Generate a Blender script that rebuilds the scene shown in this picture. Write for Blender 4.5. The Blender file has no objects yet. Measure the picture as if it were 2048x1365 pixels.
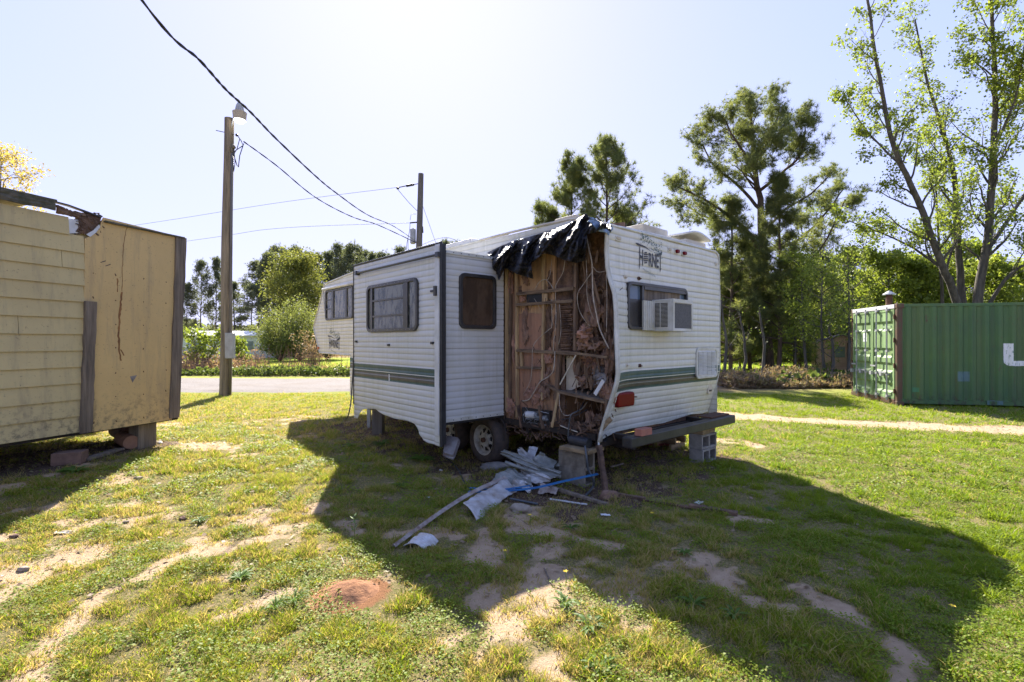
import bpy, bmesh, math, random
import numpy as np
from mathutils import Vector, Matrix, noise as mnoise
R = math.radians
SC = bpy.context.scene
# ---------------------------------------------------------------- camera
HC = 1.62; F = 984.0
cam_d = bpy.data.cameras.new('camera'); cam = bpy.data.objects.new('camera', cam_d)
SC.collection.objects.link(cam); SC.camera = cam
cam_d.sensor_width = 36; cam_d.lens = 36*F/2048; cam_d.clip_start = .05; cam_d.clip_end = 3000
cam.location = (0, 0, HC); cam.rotation_euler = (R(90), 0, 0)
# ---------------------------------------------------------------- light
SUN_AZ, SUN_EL = -11.5, 40.0
w = bpy.data.worlds.new('World'); SC.world = w; w.use_nodes = True
nt = w.node_tree; nt.nodes.clear()
sky = nt.nodes.new('ShaderNodeTexSky'); sky.sky_type = 'NISHITA'; sky.sun_disc = False
sky.sun_elevation = R(SUN_EL); sky.sun_rotation = R(SUN_AZ)
sky.air_density = 1.0; sky.dust_density = 0.7; sky.ozone_density = 3.0
bg = nt.nodes.new('ShaderNodeBackground'); bg.inputs[1].default_value = 0.15
wo = nt.nodes.new('ShaderNodeOutputWorld')
# sky compressed and tinted to set its light; bright parts roll off towards white
def vmath(op, a, b_):
    n = nt.nodes.new('ShaderNodeVectorMath'); n.operation = op
    for i, v in enumerate((a, b_)):
        if isinstance(v, tuple): n.inputs[i].default_value = v
        else: nt.links.new(v, n.inputs[i])
    return n.outputs[0]
SKY_K = .68
nt.links.new(vmath('MULTIPLY', vmath('DIVIDE', sky.outputs[0], vmath('ADD', vmath('MULTIPLY', sky.outputs[0], (SKY_K,)*3), (1,1,1))), (.76,.775,1.16)), bg.inputs[0])
nt.links.new(bg.outputs[0], wo.inputs[0])
sl = bpy.data.lights.new('sun', 'SUN'); sl.energy = 2.55; sl.angle = R(.5); sl.color = (1, .93, .82)
so = bpy.data.objects.new('sun', sl); SC.collection.objects.link(so)
sd = Vector((math.sin(R(SUN_AZ))*math.cos(R(SUN_EL)), math.cos(R(SUN_AZ))*math.cos(R(SUN_EL)), math.sin(R(SUN_EL))))
so.rotation_euler = (-sd).to_track_quat('-Z', 'Y').to_euler(); so.location = sd*60
SC.view_settings.view_transform = 'Standard'; SC.view_settings.look = 'None'
SC.view_settings.exposure = 2.76; SC.view_settings.gamma = 1; SC.view_settings.use_curve_mapping = False
SC.cycles.max_bounces = 8; SC.cycles.diffuse_bounces = 3; SC.cycles.transparent_max_bounces = 8
SC.cycles.caustics_reflective = False; SC.cycles.caustics_refractive = False

# ---------------------------------------------------------------- frames of reference
UX, UY = .747, .665; N_ = math.hypot(UX, UY); UX /= N_; UY /= N_
CX, CY = 1.02, 5.41                       # trailer: near rear corner on the ground
TANG = math.atan2(UY, UX)
def ray(px, py): return ((px-1024)/F, 1.0, (683-py)/F)
def P(px, py, Y): r = ray(px, py); return Vector((r[0]*Y, Y, HC+r[2]*Y))
def G(px, py, z=0): Y = F*(HC-z)/(py-683); return Vector(((px-1024)/F*Y, Y, z))
_O = (-(CX*UX+CY*UY), -(-CX*UY+CY*UX))
def _dl(px): x = (px-1024)/F; return (x*UX+UY, -x*UY+UX)
def LA(px, py, a=0.0):                    # point of the plane at local x = a
    d = _dl(px); t = (a-_O[0])/d[0]; return Vector((a, _O[1]+t*d[1], HC+(683-py)/F*t))
def LB(px, py, b=0.0):
    d = _dl(px); t = (b-_O[1])/d[1]; return Vector((_O[0]+t*d[0], b, HC+(683-py)/F*t))
def loc2w(v): return Vector((CX+v[0]*UX-v[1]*UY, CY+v[0]*UY+v[1]*UX, v[2]))

# ---------------------------------------------------------------- tagging
def tag(o, label=None, cat=None, group=None, kind=None):
    if label: o['label'] = label
    if cat: o['category'] = cat
    if group: o['group'] = group
    if kind: o['kind'] = kind
    return o
def link(o, parent=None):
    SC.collection.objects.link(o)
    if parent: o.parent = parent
    return o
def thing(name, label, cat, loc=(0,0,0), rz=0, group=None):
    o = bpy.data.objects.new(name, None); o.empty_display_size = .2; link(o)
    o.location = loc; o.rotation_euler = (0, 0, rz)
    return tag(o, label, cat, group)
def copy_tree(o, parent=None, name=None):
    c = o.copy(); SC.collection.objects.link(c); c.parent = parent
    for ch in list(o.children): copy_tree(ch, c)
    return c

# ---------------------------------------------------------------- numpy noise
def _h(ix, iy, s):
    n = (ix.astype(np.int64)*374761393 + iy.astype(np.int64)*668265263 + s*1442695041) & 0xffffffff
    n = ((n ^ (n >> 13))*1274126177) & 0xffffffff
    return ((n ^ (n >> 16)) & 0xffff)/65535.0
def vnoise(x, y, s=0):
    x = np.asarray(x, float); y = np.asarray(y, float)
    ix = np.floor(x); iy = np.floor(y); fx = x-ix; fy = y-iy
    fx = fx*fx*(3-2*fx); fy = fy*fy*(3-2*fy)
    a = _h(ix, iy, s); b = _h(ix+1, iy, s); c = _h(ix, iy+1, s); d = _h(ix+1, iy+1, s)
    return (a*(1-fx)+b*fx)*(1-fy)+(c*(1-fx)+d*fx)*fy
def fbm(x, y, s=0, o=4):
    r = 0; a = .5; t = 0
    for k in range(o): r = r+a*vnoise(np.asarray(x)*2**k+k*17.3, np.asarray(y)*2**k-k*9.1, s+k); t += a; a *= .55
    return r/t
def sstep(a, b, x): t = np.clip((x-a)/(b-a), 0, 1); return t*t*(3-2*t)

# ---------------------------------------------------------------- materials
class NB:
    def __init__(s, name):
        s.m = bpy.data.materials.new(name); s.m.use_nodes = True; s.t = s.m.node_tree
        s.b = s.t.nodes['Principled BSDF']; s.out = s.t.nodes['Material Output']; s._tc = None
    def n(s, k, **kw):
        n = s.t.nodes.new(k)
        for a, b in kw.items(): setattr(n, a, b)
        return n
    def l(s, a, b): s.t.links.new(a, b)
    def setin(s, node, i, v):
        if hasattr(v, 'links') or isinstance(v, bpy.types.NodeSocket): s.l(v, node.inputs[i])
        else: node.inputs[i].default_value = v
    def tc(s, k='Object'):
        if not s._tc: s._tc = s.n('ShaderNodeTexCoord')
        return s._tc.outputs[k]
    def mapping(s, scale=(1,1,1), k='Object', rot=(0,0,0)):
        m = s.n('ShaderNodeMapping'); s.l(s.tc(k), m.inputs[0]); m.inputs['Scale'].default_value = scale
        m.inputs['Rotation'].default_value = rot; return m.outputs[0]
    def noise(s, scale, detail=4, rough=.6, vec=None, dist=0):
        n = s.n('ShaderNodeTexNoise'); n.inputs['Scale'].default_value = scale; n.inputs['Detail'].default_value = detail
        n.inputs['Roughness'].default_value = rough; n.inputs['Distortion'].default_value = dist
        s.l(vec if vec is not None else s.tc(), n.inputs['Vector']); return n.outputs[0]
    def ramp(s, fac, stops, interp='LINEAR'):
        r = s.n('ShaderNodeValToRGB'); r.color_ramp.interpolation = interp; e = r.color_ramp.elements
        while len(e) < len(stops): e.new(.5)
        for i, (p, c) in enumerate(stops):
            e[i].position = p; e[i].color = (c, c, c, 1) if not hasattr(c, '__len__') else (*c[:3], 1)
        s.l(fac, r.inputs[0]); return r.outputs[0]
    def mix(s, fac, a, b, mode='MIX'):
        m = s.n('ShaderNodeMix', data_type='RGBA', blend_type=mode)
        for i, v in ((0, fac), (6, a), (7, b)):
            if isinstance(v, bpy.types.NodeSocket): s.l(v, m.inputs[i])
            elif i == 0: m.inputs[0].default_value = v
            else: m.inputs[i].default_value = (*v[:3], 1)
        return m.outputs[2]
    def math(s, op, a, b=0.0, c=None):
        m = s.n('ShaderNodeMath', operation=op)
        for i, v in enumerate((a, b) if c is None else (a, b, c)):
            if isinstance(v, bpy.types.NodeSocket): s.l(v, m.inputs[i])
            else: m.inputs[i].default_value = v
        return m.outputs[0]
    def sep(s, v=None):
        x = s.n('ShaderNodeSeparateXYZ'); s.l(v if v is not None else s.tc(), x.inputs[0]); return x.outputs
    def bump(s, h, strength=.3, dist=.01):
        b = s.n('ShaderNodeBump'); b.inputs['Strength'].default_value = strength; b.inputs['Distance'].default_value = dist
        s.l(h, b.inputs['Height']); s.l(b.outputs[0], s.b.inputs['Normal']); return b.outputs[0]
    def col(s, v): s.setin(s.b, 'Base Color', v if isinstance(v, bpy.types.NodeSocket) else (*v, 1)); return s
    def rough(s, v): s.setin(s.b, 'Roughness', v); return s
    def metal(s, v): s.setin(s.b, 'Metallic', v); return s
    def attr(s, name):
        a = s.n('ShaderNodeAttribute'); a.attribute_name = name; return a.outputs
M = {}
def simple(name, c1, c2, scale=6, rough=.7, bump=.2, bscale=None, stretch=(1,1,1), metal=0, bd=.005, lo=.35, hi=.65):
    b = NB(name); v = b.mapping(stretch)
    f = b.ramp(b.noise(scale, 6, .65, v), [(lo, 0), (hi, 1)])
    b.col(b.mix(f, c1, c2)); b.rough(rough); b.metal(metal)
    if bump: b.bump(b.noise(bscale or scale*4, 5, .7, v), bump, bd)
    M[name] = b.m; return b.m

def skin_mat(name, base=(.64,.63,.58), stripes=True, dirt=1.0, axis=0, under=None):
    b = NB(name); x, y, z = b.sep()[0:3]
    grime = b.noise(1.0, 6, .75, b.mapping((19,19,.5)), .6)
    g = b.math('MULTIPLY', b.ramp(grime, [(.42, 0), (.75, .75*dirt)]), b.ramp(b.noise(1.4, 4, .6), [(.38, .05), (.62, 1)]))
    c = b.mix(g, base, (.33,.34,.24))
    pat = b.ramp(b.noise(1.6, 5, .65), [(.42, 0), (.7, .55*dirt)])
    c = b.mix(pat, c, (.50,.49,.40))
    # dirt collecting on the crimps
    zz = b.math('MULTIPLY', z, 1/.0762); fr = b.math('FRACT', zz)
    cr = b.ramp(fr, [(0, .9), (.16, 0), (.8, 0), (1, .9)])
    cr = b.math('MULTIPLY', cr, b.ramp(b.noise(3, 5, .7), [(.28, .22), (.68, .9*dirt)]))
    c = b.mix(cr, c, (.32,.31,.24))
    sm = b.ramp(b.math('FRACT', b.math('MULTIPLY', z, 1/.381)), [(0, .75), (.012, .75), (.02, 0)], 'LINEAR')
    c = b.mix(sm, c, (.20,.19,.16))
    speck = b.ramp(b.noise(70, 3, .6), [(.66, 0), (.74, .45)])
    c = b.mix(b.math('MULTIPLY', speck, b.ramp(b.noise(2.2, 3), [(.5,0),(.65,1)])), c, (.12,.11,.08))
    if stripes:
        fade = b.ramp(b.noise(5, 5, .7, b.mapping((1,1,.4))), [(.4, 0), (.85, .18)])
        m = b.n('ShaderNodeMapRange'); b.l(z, m.inputs[0]); m.inputs[1].default_value = 1.0; m.inputs[2].default_value = 1.3
        W = base; GR = (.035,.085,.08); BR = (.07,.062,.055); GY = (.22,.23,.23)
        st = b.ramp(m.outputs[0], [(0, W), (.165, GR), (.275, BR), (.40, GY), (.425, BR), (.50, (.03,.06,.075)), (.575, (.75,.75,.72)), (.605, GR), (.90, W)], 'CONSTANT')
        mk = b.ramp(m.outputs[0], [(0, 0), (.165, 1), (.90, 0)], 'CONSTANT')
        st = b.mix(fade, st, (.35,.36,.33))
        c = b.mix(mk, c, st)
    b.col(c); b.rough(b.ramp(grime, [(.3, .32), (.7, .5)]))
    b.b.inputs['Specular IOR Level'].default_value = .4
    b.bump(b.noise(5, 3, .5), .06, .01)
    M[name] = b.m; return b.m
skin_mat('skin'); skin_mat('skin_plain', (.58,.58,.575), False, .9); skin_mat('skin_slide', (.61,.61,.60), True, .75)
simple('trim_white', (.62,.62,.58), (.42,.41,.34), 5, .4, .1)
simple('black_rubber', (.012,.012,.013), (.03,.03,.03), 8, .5, .1)
simple('frame_dark', (.02,.02,.022), (.045,.042,.04), 8, .35, .05)
simple('steel_black', (.013,.012,.012), (.035,.032,.03), 5, .5, .3, stretch=(1,1,.3))
simple('rust', (.05,.022,.012), (.11,.05,.025), 9, .85, .5)
simple('chassis', (.012,.010,.009), (.035,.022,.016), 7, .8, .4)
simple('tyre', (.045,.036,.03), (.085,.06,.045), 14, .9, .5)
simple('rim', (.50,.48,.42), (.25,.22,.17), 9, .5, .15)
simple('stud', (.52,.37,.19), (.22,.14,.075), 3, .8, .4, stretch=(6,6,.8))
simple('stud_dark', (.22,.14,.085), (.08,.052,.034), 4, .85, .5, stretch=(5,5,.8))
simple('batten', (.25,.17,.10), (.07,.045,.03), 4, .85, .5, stretch=(.8,.8,6))
simple('ply', (.42,.24,.125), (.19,.105,.062), 2.2, .8, .5, bscale=30, stretch=(4,4,.5))
simple('ply_red', (.40,.21,.125), (.23,.125,.078), 2.5, .75, .4, bscale=22, stretch=(4,4,.5))
simple('ply_pale', (.54,.34,.18), (.32,.19,.10), 2.5, .75, .3, bscale=22, stretch=(6,6,.4))
simple('rot_wood', (.20,.12,.075), (.055,.033,.024), 6, .95, .9, bscale=26, bd=.02)
simple('insul_pink', (.46,.25,.17), (.20,.11,.075), 9, 1, .9, bscale=40, bd=.02)
simple('insul_dirty', (.32,.19,.125), (.14,.085,.06), 7, 1, .9, bscale=40, bd=.02)
simple('cream', (.62,.57,.47), (.4,.34,.25), 3, .6, .1)
simple('cable_white', (.5,.45,.38), (.24,.18,.13), 12, .6, .1)
simple('cable_black', (.02,.022,.028), (.04,.04,.045), 12, .5, .1)
simple('cloth_grey', (.33,.3,.28), (.14,.12,.11), 8, .9, .5)
simple('white_plastic', (.66,.67,.68), (.5,.5,.48), 4, .45, .1)
simple('ac_white', (.60,.60,.57), (.44,.43,.36), 4, .45, .1)
simple('ac_dark', (.075,.075,.078), (.12,.12,.12), 60, .8, .5, bscale=180)
simple('concrete', (.30,.28,.25), (.17,.155,.135), 8, .95, .6, bscale=70)
simple('brick', (.42,.16,.10), (.30,.13,.09), 12, .95, .5, bscale=60)
simple('brick_dark', (.12,.07,.05), (.2,.12,.08), 12, .95, .5, bscale=60)
simple('crib_wood', (.34,.25,.14), (.16,.11,.06), 5, .9, .4, stretch=(1,1,4))
simple('grey_wood', (.25,.195,.14), (.10,.078,.056), 3, .95, .9, bscale=20, stretch=(8,8,.5), bd=.01)
simple('pole_wood', (.27,.215,.145), (.11,.09,.06), 2.5, .95, .8, bscale=14, stretch=(5,5,.35), bd=.01)
simple('pole_grey', (.16,.145,.125), (.09,.08,.07), 2.5, .95, .6, bscale=14, stretch=(5,5,.35))
simple('galv', (.40,.42,.44), (.28,.29,.30), 8, .45, .1, metal=.6)
simple('alu_sheet', (.55,.56,.57), (.30,.26,.21), 7, .45, .2, metal=.15)
simple('alu_green', (.27,.275,.255), (.12,.125,.105), 7, .5, .2)
simple('rust_stain', (.17,.11,.08), (.40,.36,.32), 7, .7, .4)
simple('blue_plastic', (.02,.11,.30), (.03,.17,.36), 10, .4, .1)
simple('pan', (.25,.23,.22), (.10,.06,.045), 5, .6, .3)
simple('bark_pine', (.13,.085,.06), (.045,.032,.025), 3, 1, 1, bscale=8, stretch=(3,3,.8), bd=.03)
simple('bark_grey', (.13,.115,.09), (.05,.045,.035), 3, 1, .8, bscale=10, stretch=(3,3,.7), bd=.02)
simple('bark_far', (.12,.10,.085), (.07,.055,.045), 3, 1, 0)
simple('dirt_red', (.33,.155,.07), (.20,.09,.045), 18, 1, 1, bscale=70, bd=.01)
simple('stone', (.33,.28,.22), (.2,.16,.12), 9, 1, .8)
simple('roof_metal_white', (.7,.69,.66), (.5,.49,.45), 3, .5, .1)
simple('far_white', (.62,.63,.62), (.5,.5,.48), 1, .7, 0)
simple('shed_brown', (.60,.40,.31), (.46,.29,.225), 2, .85, 0)
simple('roof_brown', (.32,.26,.24), (.24,.19,.18), 3, .9, 0)
simple('window_far', (.18,.22,.2), (.1,.13,.12), 3, .3, 0)
simple('red_metal', (.20,.03,.02), (.08,.02,.015), 6, .7, .3)
simple('hose_grey', (.05,.06,.07), (.08,.085,.09), 8, .5, .1)
def glass(name, c=(.015,.017,.017), rough=.04, c2=None, sc=3):
    b = NB(name); b.col(b.mix(b.ramp(b.noise(sc, 5, .7, b.mapping((2,2,.8))), [(.46,0),(.60,1)]), c, c2 or c)); b.rough(rough)
    b.b.inputs['Specular IOR Level'].default_value = .38; M[name] = b.m
glass('glass_dark', (.02,.022,.02), .05, (.11,.10,.085)); glass('glass_brown', (.09,.06,.04), .08, (.055,.037,.026))
glass('glass_curtain_reflect', (.15,.145,.11), .06, (.018,.022,.012), 5); glass('glass_sky', (.10,.14,.2), .03)  # first pane: mottled colour paints in reflected trees along with the blinds
b = NB('tarp'); f = b.ramp(b.noise(4, 5, .6), [(.4,0),(.7,1)]); b.col(b.mix(f, (.010,.010,.014), (.035,.035,.045))); b.rough(.42)
b.b.inputs['Specular IOR Level'].default_value = .6; b.bump(b.noise(11, 6, .75, None, 1.5), .9, .03); M['tarp'] = b.m
b = NB('tarp_blue'); b.col((.16,.25,.42)); b.rough(.25); b.bump(b.noise(14, 5, .7), .7, .02); M['tarp_blue'] = b.m
b = NB('red_lens'); v = b.n('ShaderNodeTexWave'); b.l(b.mapping((1,1,1)), v.inputs[0]); v.inputs['Scale'].default_value = 30
b.col(b.mix(b.noise(8), (.17,.0015,.004), (.10,.0015,.003))); b.rough(.35); b.b.inputs['Specular IOR Level'].default_value = .15; b.bump(v.outputs[1], .2, .003); M['red_lens'] = b.m
b = NB('orange_lens'); b.col((.45,.12,.03)); b.rough(.3); M['orange_lens'] = b.m
b = NB('lamp_glass_glow'); b.col((.95,.9,.85)); b.rough(.4); b.b.inputs['Emission Color'].default_value = (1,.93,.85,1); b.b.inputs['Emission Strength'].default_value = 1.2; M['lamp_glass_glow'] = b.m  # emission imitates backlight glowing through the lamp glass
b = NB('lamp_shade'); b.col((.36,.30,.22)); b.rough(.5); M['lamp_shade'] = b.m
b = NB('decal_dark'); b.col((.03,.028,.035)); b.rough(.5); M['decal_dark'] = b.m
b = NB('decal_green'); b.col((.05,.10,.08)); b.rough(.5); M['decal_green'] = b.m
b = NB('paint_white'); b.col(b.mix(b.ramp(b.noise(9, 6, .7, b.mapping((4,1,1))), [(.55,0),(.62,1)]), (.72,.74,.72), (.10,.20,.13))); b.rough(.6); M['paint_white'] = b.m

# yellow shed paint
def yellow_mat(name, crack=False):
    b = NB(name)
    c = b.mix(b.ramp(b.noise(1.2, 5, .65), [(.35,0),(.7,1)]), (.62,.43,.175), (.54,.37,.15)) if crack else b.mix(b.ramp(b.noise(1.2, 5, .65), [(.35,0),(.7,1)]), (.54,.43,.205), (.465,.365,.175))
    st = b.ramp(b.noise(1.0, 6, .75, b.mapping((7,7,.7))), [(.5,0),(.78,.7)])
    c = b.mix(st, c, (.25,.20,.125))
    z = b.sep()[2]
    low = b.ramp(z, [(.5,1),(1.0,0)])
    sp = b.ramp(b.noise(14, 6, .75), [(.48,0),(.62,1)])
    c = b.mix(b.math('MULTIPLY', b.math('MULTIPLY', low, sp), .75), c, (.09,.08,.055))
    sp2 = b.ramp(b.noise(38, 4, .7), [(.62,0),(.72,.75)])
    c = b.mix(sp2, c, (.10,.075,.045))
    b.col(c); b.rough(.75); b.bump(b.noise(30, 6, .7, b.mapping((1,1,.5))), .35, .004); M[name] = b.m
yellow_mat('yellow_board'); yellow_mat('yellow_panel', True)
# container paint
def cont_mat(name, base, base2, rust=.5):
    b = NB(name); c = b.mix(b.ramp(b.noise(1.3, 5, .65), [(.35,0),(.7,1)]), base, base2)
    st = b.ramp(b.noise(1.0, 6, .75, b.mapping((9,9,.3))), [(.48,0),(.7,.7)])
    c = b.mix(st, c, (.028,.055,.022))
    wide = b.ramp(b.noise(1.0, 3, .6, b.mapping((3.3,3.3,.12))), [(.42,0),(.62,.55)]); c = b.mix(wide, c, (.085,.13,.04))
    z_ = b.sep()[2]; low = b.math('MULTIPLY', b.ramp(z_, [(.05,1),(.42,0)]), b.ramp(b.noise(9, 7, .8, b.mapping((1,1,.6))), [(.50,0),(.60,1)])); c = b.mix(low, c, (.03,.022,.018))
    r = b.ramp(b.noise(5, 8, .8, b.mapping((1.3,1.3,.5))), [(.66-.12*rust,0),(.71-.12*rust,.9)])
    c = b.mix(r, c, (.085,.038,.022))
    b.col(c); b.rough(.55); b.bump(b.noise(10, 4, .6), .15, .01); M[name] = b.m
cont_mat('green_paint', (.058,.140,.036), (.040,.105,.040), .55); cont_mat('green_door', (.27,.40,.17), (.20,.33,.13), .35)
cont_mat('rusty_green', (.045,.075,.03), (.10,.045,.025), 1.9)

def foliage(name, c1, c2, c3, trans=.45, rough=.55):
    b = NB(name); t = b.attr('tint')[2]
    c = b.ramp(t, [(0, c1), (.5, c2), (1, c3)])
    b.col(c); b.rough(rough); b.b.inputs['Specular IOR Level'].default_value = .3
    tr = b.n('ShaderNodeBsdfTranslucent'); b.l(b.mix(1.0, c, (1.5,1.5,.9), 'MULTIPLY'), tr.inputs[0])
    mx = b.n('ShaderNodeMixShader'); mx.inputs[0].default_value = trans
    b.l(b.b.outputs[0], mx.inputs[1]); b.l(tr.outputs[0], mx.inputs[2]); b.l(mx.outputs[0], b.out.inputs[0])
    M[name] = b.m
foliage('grass', (.42,.31,.15), (.22,.26,.018), (.125,.22,.012), .5)
foliage('needles', (.08,.10,.05), (.145,.17,.065), (.22,.225,.08), .55)
foliage('needles_hazed', (.09,.108,.08), (.13,.15,.095), (.18,.19,.11), .48)  # greyer than the near needles: distance haze put into the colour
foliage('leaf_spring', (.12,.155,.03), (.19,.24,.042), (.28,.31,.06), .5)
foliage('leaf_yellow', (.10,.12,.035), (.155,.17,.045), (.20,.19,.05), .45)
foliage('leaf_willow', (.12,.145,.05), (.17,.19,.06), (.22,.23,.08), .45)
foliage('leaf_dark', (.06,.085,.03), (.10,.135,.038), (.15,.18,.05), .45)
foliage('leaf_tan', (.34,.24,.08), (.42,.32,.11), (.40,.34,.12), .5)
foliage('brush_dry', (.16,.11,.08), (.27,.19,.13), (.20,.18,.09), .3)
foliage('brush_pink', (.24,.15,.11), (.34,.22,.16), (.28,.2,.12), .3)
foliage('weed', (.07,.13,.025), (.10,.18,.03), (.14,.22,.04), .5)
foliage('petal', (.8,.6,.02), (.85,.65,.02), (.85,.65,.02), .3)

simple('moss_wood', (.13,.115,.09), (.06,.06,.035), 9, 1, .8, bscale=30); simple('bare_wood', (.30,.14,.045), (.17,.08,.03), 12, .9, .5)
simple('log_wood', (.34,.18,.10), (.22,.11,.06), 5, .9, .5); simple('galv_box', (.34,.35,.36), (.26,.26,.26), 5, .5, .1); simple('cable_grey', (.10,.10,.11), (.16,.16,.17), 3, .6, 0)
simple('patch_blue', (.10,.18,.20), (.07,.14,.12), 6, .6, .1); simple('patch_green', (.06,.22,.10), (.05,.17,.08), 6, .6, .1); simple('stencil', (.36,.46,.30), (.24,.36,.18), 10, .6, 0)
simple('leaf_plain', (.10,.17,.03), (.14,.2,.04), 8, .6, 0); simple('petal_plain', (.8,.6,.02), (.8,.55,.02), 8, .6, 0)
simple('cable_dull', (.03,.032,.04), (.05,.05,.055), 5, .95, 0)
simple('concrete_dirty', (.27,.235,.18), (.12,.10,.075), 6, .95, .6, bscale=50)

# ---------------------------------------------------------------- mesh helpers
def npmesh(name, V, Fc, mat, parent=None, tint=None, smooth=False):
    """Fc: list of (faces ndarray (n,k))"""
    me = bpy.data.meshes.new(name); V = np.asarray(V, np.float32)
    Fc = [np.asarray(f, np.int32) for f in Fc if len(f)]
    nl = sum(f.size for f in Fc); nf = sum(len(f) for f in Fc)
    me.vertices.add(len(V)); me.vertices.foreach_set('co', V.ravel())
    me.loops.add(nl); me.loops.foreach_set('vertex_index', np.concatenate([f.ravel() for f in Fc]))
    tot = np.concatenate([np.full(len(f), f.shape[1], np.int32) for f in Fc])
    st = np.concatenate([[0], np.cumsum(tot)[:-1]]).astype(np.int32)
    me.polygons.add(nf); me.polygons.foreach_set('loop_start', st); me.polygons.foreach_set('loop_total', tot)
    if smooth: me.polygons.foreach_set('use_smooth', np.ones(nf, bool))
    me.update(calc_edges=True)
    if tint is not None:
        a = me.attributes.new('tint', 'FLOAT', 'POINT'); a.data.foreach_set('value', np.asarray(tint, np.float32))
    me.materials.append(M[mat])
    o = bpy.data.objects.new(name, me); link(o, parent); return o

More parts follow.
